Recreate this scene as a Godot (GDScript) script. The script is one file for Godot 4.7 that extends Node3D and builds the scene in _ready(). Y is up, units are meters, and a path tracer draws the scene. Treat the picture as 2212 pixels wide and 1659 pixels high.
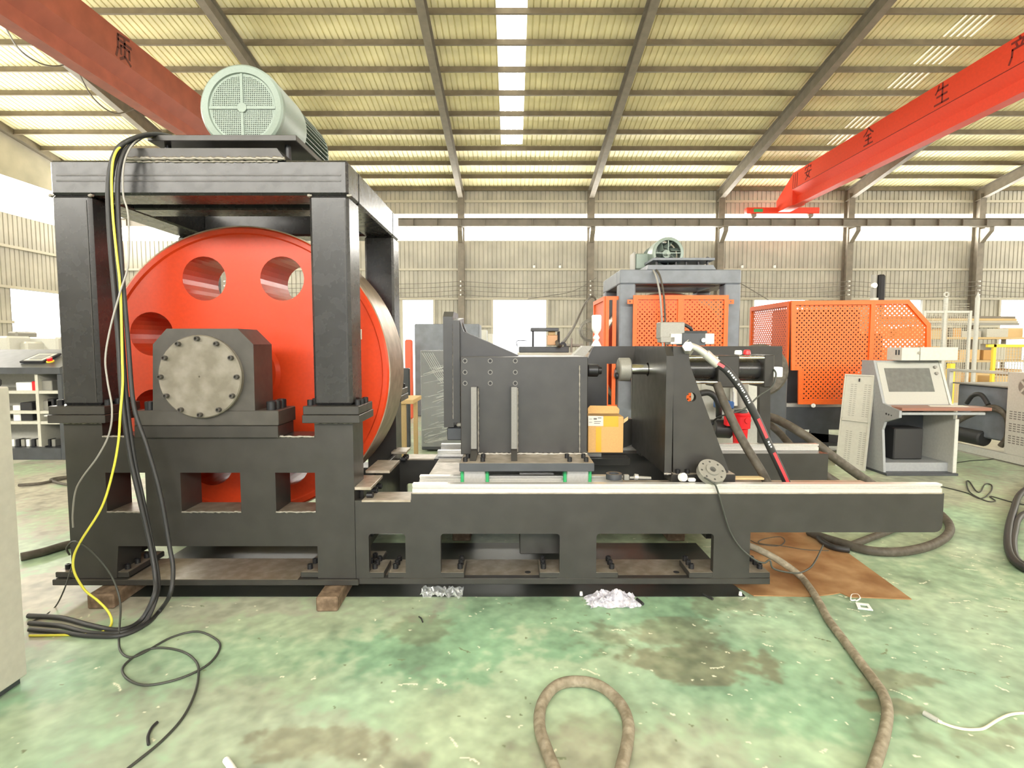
extends Node3D
# A machine hall: a flywheel press on a slide bed in front, further machines, the steel building and two cranes behind.
# Metres, y up; the camera stands at x = 0, z = 0 and looks along -z; "d" below is the distance in front of it (z = -d).

class B:
	# collects triangles; faces are given counter-clockwise seen from outside and stored clockwise
	var v := PackedVector3Array()
	var n := PackedVector3Array()
	func t3(a: Vector3, b: Vector3, c: Vector3, na: Vector3, nb: Vector3, nc: Vector3) -> void:
		v.append(a); v.append(c); v.append(b)
		n.append(na); n.append(nc); n.append(nb)
	func tri(a: Vector3, b: Vector3, c: Vector3) -> void:
		var q := (b - a).cross(c - a)
		if q.length_squared() < 1e-16: return
		q = q.normalized()
		t3(a, b, c, q, q, q)
	func quad(a: Vector3, b: Vector3, c: Vector3, d: Vector3) -> void:
		tri(a, b, c); tri(a, c, d)
	func tro(a: Vector3, b: Vector3, c: Vector3, o: Vector3) -> void:
		if (b - a).cross(c - a).dot((a + b + c) / 3.0 - o) < 0.0: tri(a, c, b)
		else: tri(a, b, c)
	func quo(a: Vector3, b: Vector3, c: Vector3, d: Vector3, o: Vector3) -> void:
		tro(a, b, c, o); tro(a, c, d, o)
	func box(lo0: Vector3, hi0: Vector3, ch := 0.0, x := Transform3D.IDENTITY) -> B:
		var lo := lo0.min(hi0); var hi := lo0.max(hi0)
		var o := (lo + hi) / 2.0; var h := (hi - lo) / 2.0
		ch = minf(ch, minf(h.x, minf(h.y, h.z)) * 0.9)
		var oc := x * o
		for a in 3:
			var b := (a + 1) % 3; var c := (a + 2) % 3
			for s in [-1.0, 1.0]:
				var q := []
				for k in [[-1, -1], [1, -1], [1, 1], [-1, 1]]:
					var p := Vector3()
					p[a] = s * h[a]; p[b] = k[0] * (h[b] - ch); p[c] = k[1] * (h[c] - ch)
					q.append(x * (o + p))
				quo(q[0], q[1], q[2], q[3], oc)
			if ch > 0.0:
				for s in [-1.0, 1.0]:
					for u in [-1.0, 1.0]:
						var q := []
						for k in [[0, -1], [0, 1], [1, 1], [1, -1]]:
							var p := Vector3()
							p[a] = k[1] * (h[a] - ch)
							p[b] = s * (h[b] - (ch if k[0] == 0 else 0.0)); p[c] = u * (h[c] - (0.0 if k[0] == 0 else ch))
							q.append(x * (o + p))
						quo(q[0], q[1], q[2], q[3], oc)
		if ch > 0.0:
			for sx in [-1.0, 1.0]:
				for sy in [-1.0, 1.0]:
					for sz in [-1.0, 1.0]:
						var s := Vector3(sx, sy, sz)
						var q := []
						for a in 3:
							var p := s * (h - Vector3(ch, ch, ch)); p[a] = s[a] * h[a]
							q.append(x * (o + p))
						tro(q[0], q[1], q[2], oc)
		return self
	func bc(c: Vector3, s: Vector3, ch := 0.0, x := Transform3D.IDENTITY) -> B:
		return box(c - s / 2.0, c + s / 2.0, ch, x)
	func lathe(o: Vector3, ax: Vector3, prof: Array, seg := 24) -> B:
		# prof: Vector2(radius, height along ax), going so that the outside lies to the right of the way up
		var w := ax.normalized()
		var u := w.cross(Vector3.UP if absf(w.y) < 0.9 else Vector3.RIGHT).normalized()
		var q := w.cross(u)
		for k in prof.size() - 1:
			var a: Vector2 = prof[k]; var b: Vector2 = prof[k + 1]
			if a.distance_squared_to(b) < 1e-12: continue
			var nn := Vector2(b.y - a.y, -(b.x - a.x)).normalized()
			for i in seg:
				var t0 := TAU * i / seg; var t1 := TAU * (i + 1) / seg
				var r0 := u * cos(t0) + q * sin(t0); var r1 := u * cos(t1) + q * sin(t1)
				var p00 := o + r0 * a.x + w * a.y; var p10 := o + r1 * a.x + w * a.y
				var p01 := o + r0 * b.x + w * b.y; var p11 := o + r1 * b.x + w * b.y
				var n0 := r0 * nn.x + w * nn.y; var n1 := r1 * nn.x + w * nn.y
				if a.x > 1e-6: t3(p00, p10, p11, n0, n1, n1)
				if b.x > 1e-6: t3(p00, p11, p01, n0, n1, n0)
		return self
	func cyl(a: Vector3, b: Vector3, r: float, r1 := -1.0, seg := 16, ch := 0.0) -> B:
		var L := a.distance_to(b)
		var e := r if r1 < 0.0 else r1
		return lathe(a, b - a, [Vector2(0, 0), Vector2(r - ch, 0), Vector2(r, ch), Vector2(e, L - ch), Vector2(e - ch, L), Vector2(0, L)], seg)
	func ring(o: Vector3, ax: Vector3, r0: float, r1: float, h: float, seg := 32) -> B:
		return lathe(o, ax, [Vector2(r0, 0), Vector2(r1, 0), Vector2(r1, h), Vector2(r0, h), Vector2(r0, 0)], seg)
	func tube(pts: Array, r: float, seg := 8, wob := 0.0) -> B:
		var m := pts.size()
		var prev := []
		var u := Vector3.ZERO
		var pc := Vector3.ZERO
		for i in m:
			var p: Vector3 = pts[i]
			var d: Vector3 = (pts[mini(i + 1, m - 1)] as Vector3) - (pts[maxi(i - 1, 0)] as Vector3)
			d = d.normalized()
			if i == 0: u = d.cross(Vector3.UP if absf(d.y) < 0.9 else Vector3.RIGHT).normalized()
			else: u = (u - d * u.dot(d)).normalized()
			var w := d.cross(u)
			var rr := r * (1.0 + wob * sin(i * 2.7) * cos(i * 1.3))
			var cur := []
			for k in seg:
				var t := TAU * k / seg
				cur.append([p + (u * cos(t) + w * sin(t)) * rr, u * cos(t) + w * sin(t)])
			if i > 0:
				for k in seg:
					var k2 := (k + 1) % seg
					t3(prev[k][0], prev[k2][0], cur[k2][0], prev[k][1], prev[k2][1], cur[k2][1])
					t3(prev[k][0], cur[k2][0], cur[k][0], prev[k][1], cur[k2][1], cur[k][1])
			if i == 0 or i == m - 1:
				for k in range(1, seg - 1):
					tro(cur[0][0], cur[k][0], cur[k + 1][0], p - d * (0.01 if i > 0 else -0.01))
			prev = cur; pc = p
		return self
	static func area(p: Array) -> float:
		var s := 0.0
		for i in p.size():
			var a: Vector2 = p[i]; var b: Vector2 = p[(i + 1) % p.size()]
			s += a.x * b.y - b.x * a.y
		return s
	static func crossing(a: Vector2, b: Vector2, c: Vector2, d: Vector2) -> bool:
		var e := 1e-9
		var d1 := (b - a).cross(c - a); var d2 := (b - a).cross(d - a)
		var d3 := (d - c).cross(a - c); var d4 := (d - c).cross(b - c)
		return d1 * d2 < -e * e and d3 * d4 < -e * e
	static func joined(outer: Array, holes: Array) -> Array:
		var p := outer.duplicate()
		if area(p) < 0.0: p.reverse()
		var rest := []
		for h in holes:
			var q: Array = h.duplicate()
			if area(q) > 0.0: q.reverse()
			rest.append(q)
		rest.sort_custom(func(x, y): return mx(x) > mx(y))
		for q in rest:
			var best := 1e18; var bi := 0; var bj := 0
			for j in q.size():
				for i in p.size():
					var dd: float = (p[i] as Vector2).distance_squared_to(q[j])
					if dd >= best: continue
					var ok := true
					for k in p.size():
						if crossing(p[i], q[j], p[k], p[(k + 1) % p.size()]): ok = false; break
					if ok:
						for k in q.size():
							if crossing(p[i], q[j], q[k], q[(k + 1) % q.size()]): ok = false; break
					if ok: best = dd; bi = i; bj = j
			var r := p.slice(0, bi + 1)
			for k in q.size() + 1: r.append(q[(bj + k) % q.size()])
			r.append_array(p.slice(bi))
			p = r
		return p
	static func mx(q: Array) -> float:
		var m := -1e18
		for a in q: m = maxf(m, a.x)
		return m
	static func ears(p: Array) -> Array:
		var ix := range(p.size()); var out := []
		var guard := 0
		var i := 0
		while ix.size() > 3 and guard < 20000:
			guard += 1
			var m := ix.size()
			i = i % m
			var ia: int = ix[(i + m - 1) % m]; var ib: int = ix[i]; var ic: int = ix[(i + 1) % m]
			var a: Vector2 = p[ia]; var b: Vector2 = p[ib]; var c: Vector2 = p[ic]
			var ok := (b - a).cross(c - a) > 1e-12
			if ok:
				for k in ix:
					var q: Vector2 = p[k]
					if q == a or q == b or q == c: continue
					if (b - a).cross(q - a) >= -1e-12 and (c - b).cross(q - b) >= -1e-12 and (a - c).cross(q - c) >= -1e-12: ok = false; break
			elif absf((b - a).cross(c - a)) <= 1e-12:
				ix.remove_at(i); continue
			if ok:
				out.append([ia, ib, ic]); ix.remove_at(i)
			else: i += 1
		if ix.size() == 3: out.append([ix[0], ix[1], ix[2]])
		return out
	func prism(outer: Array, holes: Array, x: Transform3D, h: float) -> B:
		# outline in the local xy plane, pulled along local z from 0 to h
		var p := joined(outer, holes)
		for t in ears(p):
			var a := Vector3(p[t[0]].x, p[t[0]].y, 0); var b := Vector3(p[t[1]].x, p[t[1]].y, 0); var c := Vector3(p[t[2]].x, p[t[2]].y, 0)
			var z := Vector3(0, 0, h)
			tri(x * (a + z), x * (b + z), x * (c + z)); tri(x * a, x * c, x * b)
		var loops := [outer.duplicate()]
		if area(loops[0]) < 0.0: loops[0].reverse()
		for q in holes:
			var r: Array = q.duplicate()
			if area(r) > 0.0: r.reverse()
			loops.append(r)
		for l in loops:
			for i in l.size():
				var a := Vector3(l[i].x, l[i].y, 0); var b2: Vector2 = l[(i + 1) % l.size()]; var b := Vector3(b2.x, b2.y, 0); var z := Vector3(0, 0, h)
				quad(x * a, x * b, x * (b + z), x * (a + z))
		return self
	func front(outer: Array, d0: float, d1: float, holes := []) -> B:
		# an upright plate across the view, from distance d0 to d1
		return prism(outer, holes, Transform3D(Basis.IDENTITY, Vector3(0, 0, -d1)), d1 - d0)
	func side(outer: Array, x0: float, x1: float, holes := []) -> B:
		# an upright plate along the view; outline in (d, y)
		return prism(outer, holes, Transform3D(Basis(Vector3(0, 0, -1), Vector3.UP, Vector3.RIGHT), Vector3(x0, 0, 0)), x1 - x0)
	func flat(outer: Array, y0: float, y1: float, holes := []) -> B:
		# a lying plate; outline in (x, d)
		return prism(outer, holes, Transform3D(Basis(Vector3.RIGHT, Vector3(0, 0, -1), Vector3.UP), Vector3(0, y0, 0)), y1 - y0)
	func perforated(o: Vector3, ux: Vector3, uy: Vector3, poly: Array, px: float, py: float, r: float) -> B:
		# a sheet with staggered round holes; poly in (ux, uy)
		var pk := PackedVector2Array(poly)
		var lo := pk[0]; var hi := pk[0]
		for p in pk: lo = lo.min(p); hi = hi.max(p)
		var un := ux.cross(uy).normalized() * 0.0015
		var rows := int(ceil((hi.y - lo.y) / py)); var cols := int(ceil((hi.x - lo.x) / px)) + 1
		for j in rows:
			for i in cols:
				var c := Vector2(lo.x + (i - (0.5 if j % 2 else 0.0)) * px + px / 2.0, lo.y + (j + 0.5) * py)
				var cell := [c + Vector2(px, py) / 2.0, c + Vector2(0, py) / 2.0, c + Vector2(-px, py) / 2.0, c + Vector2(-px, 0) / 2.0, c - Vector2(px, py) / 2.0, c - Vector2(0, py) / 2.0, c + Vector2(px, -py) / 2.0, c + Vector2(px, 0) / 2.0]
				var inside := 0
				for q in cell: inside += int(Geometry2D.is_point_in_polygon(q, pk))
				if inside == 8:
					var hole := []
					for k in 8:
						var dir := Vector2(cos(PI / 4 + k * PI / 4), sin(PI / 4 + k * PI / 4))
						hole.append(c + dir * r)
					for k in 8:
						var k2 := (k + 1) % 8
						for s in [1.0, -1.0]:
							var A: Vector3 = o + ux * cell[k].x + uy * cell[k].y + un * s
							var Bb: Vector3 = o + ux * cell[k2].x + uy * cell[k2].y + un * s
							var C: Vector3 = o + ux * hole[k2].x + uy * hole[k2].y + un * s
							var D: Vector3 = o + ux * hole[k].x + uy * hole[k].y + un * s
							if s > 0.0: quad(A, Bb, C, D)
							else: quad(A, D, C, Bb)
				elif inside > 0:
					for cut in Geometry2D.intersect_polygons(PackedVector2Array(cell), pk):
						var tr := Geometry2D.triangulate_polygon(cut)
						for k in range(0, tr.size(), 3):
							var A := o + ux * cut[tr[k]].x + uy * cut[tr[k]].y; var Bb := o + ux * cut[tr[k + 1]].x + uy * cut[tr[k + 1]].y; var C := o + ux * cut[tr[k + 2]].x + uy * cut[tr[k + 2]].y
							tri(A + un, Bb + un, C + un); tri(A - un, C - un, Bb - un)
		return self
	func ribbed(o: Vector3, ux: Vector3, uy: Vector3, w: float, h: float, pitch: float, deep: float, rib: float, out: float, thick: float) -> B:
		# sheet of w along ux and h along uy with ribs along uy; deep > 0 sinks them away from the room, thick is the wall behind
		var nn := ux.cross(uy).normalized()
		var cnt := maxi(1, int(round(w / pitch))); var step := w / cnt
		var prof := []
		for i in cnt:
			var s := i * step
			prof.append(Vector2(s, 0)); prof.append(Vector2(s + step - rib, 0)); prof.append(Vector2(s + step - rib * 0.75, -deep)); prof.append(Vector2(s + step - rib * 0.25, -deep))
		prof.append(Vector2(w, 0))
		for i in prof.size() - 1:
			var a: Vector3 = o + ux * prof[i].x + nn * prof[i].y; var b: Vector3 = o + ux * prof[i + 1].x + nn * prof[i + 1].y
			quad(a, b, b + uy * h, a + uy * h)
		var back := -nn * (maxf(deep, 0.0) + out)
		var p0 := o + back; var ob := o + ux * w / 2.0 + uy * h / 2.0 + back - nn * thick / 2.0
		var cs := [p0, p0 + ux * w, p0 + ux * w + uy * h, p0 + uy * h]
		var ds := []
		for c in cs: ds.append(c - nn * thick)
		quo(cs[0], cs[1], cs[2], cs[3], ob); quo(ds[0], ds[1], ds[2], ds[3], ob)
		for i in 4: quo(cs[i], cs[(i + 1) % 4], ds[(i + 1) % 4], ds[i], ob)
		return self
	func mesh() -> ArrayMesh:
		var a := []
		a.resize(Mesh.ARRAY_MAX)
		a[Mesh.ARRAY_VERTEX] = v; a[Mesh.ARRAY_NORMAL] = n
		var m := ArrayMesh.new()
		m.add_surface_from_arrays(Mesh.PRIMITIVE_TRIANGLES, a)
		return m

var M := {}
var taken := {}
var bolt_mesh: ArrayMesh
var rng := RandomNumberGenerator.new()

func numbered(called: String) -> String:
	taken[called] = taken.get(called, -1) + 1
	return called if taken[called] == 0 else "%s_%03d" % [called, taken[called]]
func meta(o: Node, label: String, category: String, group := "", kind := "") -> Node:
	o.set_meta("label", label); o.set_meta("category", category)
	if group: o.set_meta("group", group)
	if kind: o.set_meta("kind", kind)
	return o
func thing(called: String, label: String, category: String, at := Vector3.ZERO, group := "", kind := "") -> Node3D:
	var o := Node3D.new(); o.name = numbered(called); add_child(o); o.position = at
	meta(o, label, category, group, kind)
	return o
func put(b, called: String, m, parent: Node3D = null, x := Transform3D.IDENTITY) -> MeshInstance3D:
	var o := MeshInstance3D.new()
	o.mesh = b.mesh() if b is B else b
	o.material_override = M[m] if m is String else m
	o.name = called
	o.transform = x
	(parent if parent else self).add_child(o, true)
	return o
func single(b, called: String, m, label: String, category: String, group := "", kind := "", x := Transform3D.IDENTITY) -> MeshInstance3D:
	var o := put(b, numbered(called), m, null, x)
	meta(o, label, category, group, kind)
	return o
func bolt(parent: Node3D, at: Vector3, dir: Vector3, dia: float, m := "bolt") -> void:
	var w := dir.normalized()
	var u := w.cross(Vector3.UP if absf(w.y) < 0.9 else Vector3.RIGHT).normalized()
	put(bolt_mesh, "bolt", m, parent, Transform3D(Basis(u, w, u.cross(w)).scaled(Vector3(dia, dia, dia)), at))
func curve(pts: Array, per := 6) -> Array:
	var out := []
	var m := pts.size()
	for i in m - 1:
		var p0: Vector3 = pts[maxi(i - 1, 0)]; var p1: Vector3 = pts[i]; var p2: Vector3 = pts[i + 1]; var p3: Vector3 = pts[mini(i + 2, m - 1)]
		for k in per: out.append(p1.cubic_interpolate(p2, p0, p3, float(k) / per))
	out.append(pts[m - 1])
	return out
func cable(called: String, pts: Array, r: float, m, label: String, category := "cable", group := "", seg := 8) -> MeshInstance3D:
	return single(B.new().tube(curve(pts), r, seg), called, m, label, category, group)
func rect(x0: float, y0: float, x1: float, y1: float) -> Array:
	return [Vector2(x0, y0), Vector2(x1, y0), Vector2(x1, y1), Vector2(x0, y1)]
func rrect(x0: float, y0: float, x1: float, y1: float, r: float) -> Array:
	var out := []
	for c in [[x1 - r, y0 + r, -90], [x1 - r, y1 - r, 0], [x0 + r, y1 - r, 90], [x0 + r, y0 + r, 180]]:
		for k in 4: out.append(Vector2(c[0], c[1]) + Vector2.from_angle(deg_to_rad(c[2] + k * 30.0)) * r)
	return out
func circle(c: Vector2, r: float, seg := 24, turn := 0.0) -> Array:
	var out := []
	for k in seg: out.append(c + Vector2.from_angle(turn + TAU * k / seg) * r)
	return out

func noise_tex(seed_: int, freq: float, oct: int, lo: Color, hi: Color, size := 512, sharp := 1.0) -> ImageTexture:
	var f := FastNoiseLite.new()
	f.seed = seed_; f.frequency = freq; f.fractal_octaves = oct; f.noise_type = FastNoiseLite.TYPE_SIMPLEX_SMOOTH
	var im := f.get_seamless_image(size, size)
	im.convert(Image.FORMAT_L8)
	var d := im.get_data(); var out := PackedByteArray(); out.resize(size * size * 3)
	var lut := []
	for i in 256:
		var t := clampf((i / 255.0 - 0.5) * sharp + 0.5, 0.0, 1.0)
		var c := lo.lerp(hi, t)
		lut.append([c.r8, c.g8, c.b8])
	for i in size * size:
		var c: Array = lut[d[i]]
		out[i * 3] = c[0]; out[i * 3 + 1] = c[1]; out[i * 3 + 2] = c[2]
	var res := Image.create_from_data(size, size, false, Image.FORMAT_RGB8, out)
	res.generate_mipmaps()
	return ImageTexture.create_from_image(res)
func mat(key: String, c: Color, rough: float, metal := 0.0, tex: Texture2D = null, scale := 1.0, rtex: Texture2D = null) -> StandardMaterial3D:
	var m := StandardMaterial3D.new()
	m.resource_name = key
	m.albedo_color = c; m.roughness = rough; m.metallic = metal
	if tex or rtex:
		m.uv1_triplanar = true; m.uv1_world_triplanar = true; m.uv1_scale = Vector3(scale, scale, scale)
	if tex: m.albedo_texture = tex
	if rtex: m.roughness_texture = rtex
	M[key] = m
	return m
func rgb(r: float, g: float, b: float) -> Color:
	return Color(r / 255.0, g / 255.0, b / 255.0)


const LX := -18.7      # side wall
const RX := 33.0
const ZB := -26.0      # far wall
const ZN := 10.0       # wall behind the camera
const EAVE := 8.74
const SLOPE := 0.168
const RIDGE := -8.0
const FRAMES := [-13.0, -7.75, -2.31, 3.58, 9.45, 15.3, 21.2, 27.1]

func area_light(called: String, at: Vector3, towards: Vector3, up: Vector3, w: float, h: float, radiance: float, c: Color) -> void:
	var l := AreaLight3D.new()
	l.name = called
	l.area_normalize_energy = false
	l.area_size = Vector2(w, h)
	l.light_energy = radiance / PI
	l.light_color = c
	l.shadow_enabled = true
	l.area_range = 120.0
	l.area_attenuation = 2.0
	add_child(l)
	l.look_at_from_position(at, at + towards, up)

func _ready() -> void:
	rng.seed = 77
	# --- camera
	var cam := Camera3D.new()
	cam.name = "camera"; cam.fov = rad_to_deg(2.0 * atan(829.5 / 1200.0)); cam.keep_aspect = Camera3D.KEEP_HEIGHT
	cam.near = 0.05; cam.far = 300.0
	cam.position = Vector3(0, 1.55, 0); cam.rotation.x = -atan(84.5 / 1200.0)
	add_child(cam); cam.current = true
	# --- overcast sky, exposure
	var env := Environment.new()
	var sm := ProceduralSkyMaterial.new()
	sm.sky_top_color = Color(0.93, 0.96, 1.0); sm.sky_horizon_color = Color(0.97, 0.98, 1.0)
	sm.ground_horizon_color = Color(0.9, 0.9, 0.88); sm.ground_bottom_color = Color(0.8, 0.8, 0.78)
	sm.sky_energy_multiplier = 2.3; sm.ground_energy_multiplier = 1.8; sm.sun_angle_max = 0.0
	var sky := Sky.new(); sky.sky_material = sm
	env.background_mode = Environment.BG_SKY; env.sky = sky
	env.ambient_light_source = Environment.AMBIENT_SOURCE_DISABLED
	env.tonemap_mode = Environment.TONE_MAPPER_LINEAR
	env.tonemap_exposure = 0.78
	env.sdfgi_enabled = true; env.ssao_enabled = true; env.ssil_enabled = true
	var we := WorldEnvironment.new(); we.name = "world"; we.environment = env; add_child(we)
	# --- daylight behind the translucent window bands and roof lights: one light each, just inside the pane
	var day := Color(1.0, 0.985, 0.95)
	var L := 34.0
	var LR := 10.0
	var cx := (LX + RX) / 2.0; var span := RX - LX - 0.4
	area_light("window_band_light", Vector3(cx, 6.65, ZB + 0.06), Vector3(0, 0, 1), Vector3.UP, span, 0.6, L, day)
	area_light("window_strip_light", Vector3(cx, 7.43, ZB + 0.06), Vector3(0, 0, 1), Vector3.UP, span, 0.22, L, day)
	area_light("side_window_light", Vector3(LX + 0.06, 7.1, -12.0), Vector3(1, 0, 0), Vector3.UP, 27.0, 1.3, L, day)
	area_light("opposite_window_light", Vector3(RX - 0.06, 7.1, -12.0), Vector3(-1, 0, 0), Vector3.UP, 27.0, 1.3, L, day)
	area_light("near_fill_light", Vector3(cx, 6.9, ZN - 0.06), Vector3(0, 0, -1), Vector3.UP, span, 2.5, 22.0, day)  # unseen band, enlarged as fill for the roof and machine fronts
	area_light("roof_light_lamp", Vector3(-0.01, roof_y(-15.15) - 0.21, -15.15), Vector3(0, -1, SLOPE), Vector3(0, SLOPE, 1), 0.8, 14.2, LR, day)
	for x in [-0.01]:
		area_light("near_roof_light_lamp", Vector3(x, roof_y(1.0) - 0.21, 1.0), Vector3(0, -1, -SLOPE), Vector3(0, -SLOPE, 1), 0.85, 17.0, LR, day)
	materials()
	build_hall()
	build_floor()
	build_press()
	build_bed()
	build_tooling()
	build_back_machine()
	build_surroundings()
	build_cables()

func materials() -> void:
	var w := Color.WHITE
	var blotch := noise_tex(3, 0.012, 4, Color(0.84, 0.84, 0.84), w)
	var fine := noise_tex(5, 0.06, 4, Color(0.94, 0.94, 0.94), w)
	var patchy := noise_tex(9, 0.008, 5, Color(0.7, 0.68, 0.64), w, 512, 1.5)
	var rust := noise_tex(13, 0.01, 5, Color(0.74, 0.62, 0.5), Color(1, 0.97, 0.92), 512, 1.4)
	var rough := noise_tex(21, 0.02, 4, Color(0.8, 0.8, 0.8), w, 512, 1.0)
	var smear := noise_tex(33, 0.01, 5, Color(0.84, 0.83, 0.8), w, 512, 1.8)
	M["_blotch"] = blotch; M["_rough"] = rough
	mat("black_paint", rgb(54, 52, 49), 0.38, 0.0, blotch, 0.8, rough)
	mat("black_gloss", rgb(46, 46, 46), 0.3, 0.0, blotch, 0.9, rough)
	mat("black_edge", rgb(118, 116, 110), 0.45, 0.4, fine, 2.0)
	mat("bolt", rgb(44, 44, 46), 0.38, 0.5)
	mat("weld", rgb(150, 145, 136), 0.4, 0.6, fine, 6.0)
	mat("cover_plate", rgb(126, 121, 110), 0.5, 0.2, smear, 1.3, rough)
	mat("housing", rgb(72, 69, 64), 0.45, 0.1, blotch, 1.2, rough)
	mat("red_paint", rgb(210, 66, 28), 0.36, 0.0, fine, 0.9, rough)
	mat("tread_steel", rgb(176, 160, 140), 0.45, 0.55, smear, 1.1, rough)
	mat("bright_steel", rgb(212, 210, 204), 0.3, 0.5, fine, 1.5)
	mat("machined_top", rgb(178, 168, 154), 0.42, 0.3, smear, 1.6, rough)
	mat("chrome", rgb(225, 224, 220), 0.14, 1.0)
	mat("cast_grey", rgb(146, 144, 136), 0.5, 0.3, fine, 2.0)
	mat("motor_grey", rgb(132, 146, 136), 0.42, 0.1, fine, 2.0)
	mat("motor_dark", rgb(50, 54, 52), 0.6)
	mat("machine_grey", rgb(122, 128, 136), 0.45, 0.0, blotch, 0.6)
	mat("dark_grey_paint", rgb(70, 73, 77), 0.45, 0.0, blotch, 0.7, rough)
	mat("orange", rgb(236, 104, 32), 0.45, 0.0, fine, 0.7)
	mat("crane_red", rgb(232, 66, 36), 0.45, 0.0, fine, 0.3)
	mat("crane_old_red", rgb(170, 88, 66), 0.55, 0.0, blotch, 0.25)
	mat("crane_letter", rgb(120, 22, 14), 0.6)
	mat("old_letter", rgb(92, 44, 34), 0.7)
	mat("roof_sheet", rgb(250, 242, 196), 0.55, 0.0, blotch, 0.12)
	mat("wall_sheet", rgb(188, 184, 170), 0.55, 0.0, blotch, 0.12)
	mat("steel_frame", rgb(134, 126, 112), 0.6, 0.0, blotch, 0.4)
	mat("purlin", rgb(120, 108, 84), 0.6, 0.0, blotch, 0.3)
	mat("girt", rgb(182, 177, 160), 0.5)
	mat("wire_grey", rgb(110, 106, 98), 0.6)
	mat("white_paint", rgb(196, 196, 187), 0.4, 0.0, fine, 0.8)
	mat("cabinet_paint", rgb(190, 188, 175), 0.45, 0.0, fine, 0.6)
	mat("console_grey", rgb(152, 155, 156), 0.45, 0.0, fine, 0.8)
	mat("film", rgb(176, 176, 168), 0.3, 0.0, fine, 2.5)
	mat("screen", rgb(112, 116, 112), 0.2, 0.0, blotch, 2.0)
	mat("desk_wood", rgb(140, 96, 80), 0.4)
	mat("cardboard", rgb(205, 160, 100), 0.8, 0.0, fine, 2.0)
	mat("cardboard_pale", rgb(218, 188, 136), 0.8, 0.0, fine, 2.0)
	mat("tape", rgb(214, 158, 40), 0.25)
	mat("paper", rgb(210, 206, 194), 0.7)
	mat("print_grey", rgb(112, 108, 104), 0.7)
	mat("timber", rgb(128, 108, 88), 0.8, 0.0, patchy, 3.0)
	mat("pale_timber", rgb(206, 180, 132), 0.75, 0.0, fine, 1.5)
	mat("rust_plate", rgb(178, 148, 112), 0.65, 0.2, rust, 0.5, rough)
	mat("rubber", rgb(42, 42, 42), 0.5)
	mat("dusty_rubber", rgb(164, 155, 136), 0.7, 0.0, patchy, 4.0)
	mat("worn_rubber", rgb(96, 90, 80), 0.65, 0.0, patchy, 3.0)
	mat("thin_cable", rgb(58, 60, 54), 0.5)
	mat("grey_cable", rgb(150, 148, 142), 0.5)
	mat("yellow_wire", rgb(218, 214, 76), 0.45)
	mat("white_cable", rgb(226, 222, 190), 0.5)
	mat("red_plastic", rgb(228, 30, 38), 0.35)
	mat("hose_red", rgb(226, 60, 66), 0.5)
	mat("white_plastic", rgb(236, 236, 230), 0.35)
	mat("blue_paint", rgb(44, 84, 140), 0.4)
	mat("green_cap", rgb(56, 170, 104), 0.4)
	mat("yellow_paint", rgb(236, 206, 60), 0.45)
	mat("brown_copper", rgb(190, 150, 112), 0.45, 0.3)
	mat("rag", rgb(214, 212, 218), 0.9, 0.0, noise_tex(41, 0.03, 4, Color(0.7, 0.7, 0.73), w, 256, 1.6), 4.0)
	mat("pale_plate", rgb(140, 131, 119), 0.4, 0.25, smear, 2.0, rough)  # pale tan tops; on the window ledges it paints in their sheen
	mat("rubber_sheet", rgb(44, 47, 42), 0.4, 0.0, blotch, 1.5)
	mat("fold_film", rgb(176, 178, 174), 0.3)
	mat("fan_grey", rgb(92, 100, 96), 0.5)
	mat("red_post", rgb(214, 92, 62), 0.5)
	mat("dark_void", rgb(34, 34, 36), 0.7)
	mat("concrete_yard", rgb(196, 194, 186), 0.8)
	var g := mat("clear_film", Color(0.92, 0.94, 0.94, 0.2), 0.12)
	g.transparency = BaseMaterial3D.TRANSPARENCY_ALPHA
	var p := mat("lit_pane", rgb(250, 250, 246), 0.5)
	p.emission_enabled = true; p.emission = Color(1.0, 0.99, 0.96); p.emission_energy_multiplier = 2.4
	var q := mat("dirty_pane", rgb(236, 234, 220), 0.5)
	q.emission_enabled = true; q.emission = Color(1.0, 0.98, 0.93); q.emission_energy_multiplier = 0.85
	var s := mat("lit_screen", rgb(150, 156, 150), 0.25)
	bolt_mesh = B.new().lathe(Vector3.ZERO, Vector3.UP, [Vector2(0, 0), Vector2(0.5, 0), Vector2(0.5, 0.84), Vector2(0.44, 0.92), Vector2(0.29, 0.92), Vector2(0.27, 0.5), Vector2(0, 0.5)], 12).mesh()

# ------------------------------------------------------------------ the building
func roof_y(z: float) -> float:
	return EAVE + SLOPE * (z - ZB) if z < RIDGE else EAVE + SLOPE * (RIDGE - ZB) - SLOPE * (z - RIDGE)

func wall_span(w: Node3D, o: Vector3, ux: Vector3, y0: float, y1: float, len: float) -> void:
	put(B.new().ribbed(o + Vector3.UP * y0, ux, Vector3.UP, len, y1 - y0, 0.2, 0.03, 0.05, 0.02, 0.1), "cladding_panel", "wall_sheet", w)

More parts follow.
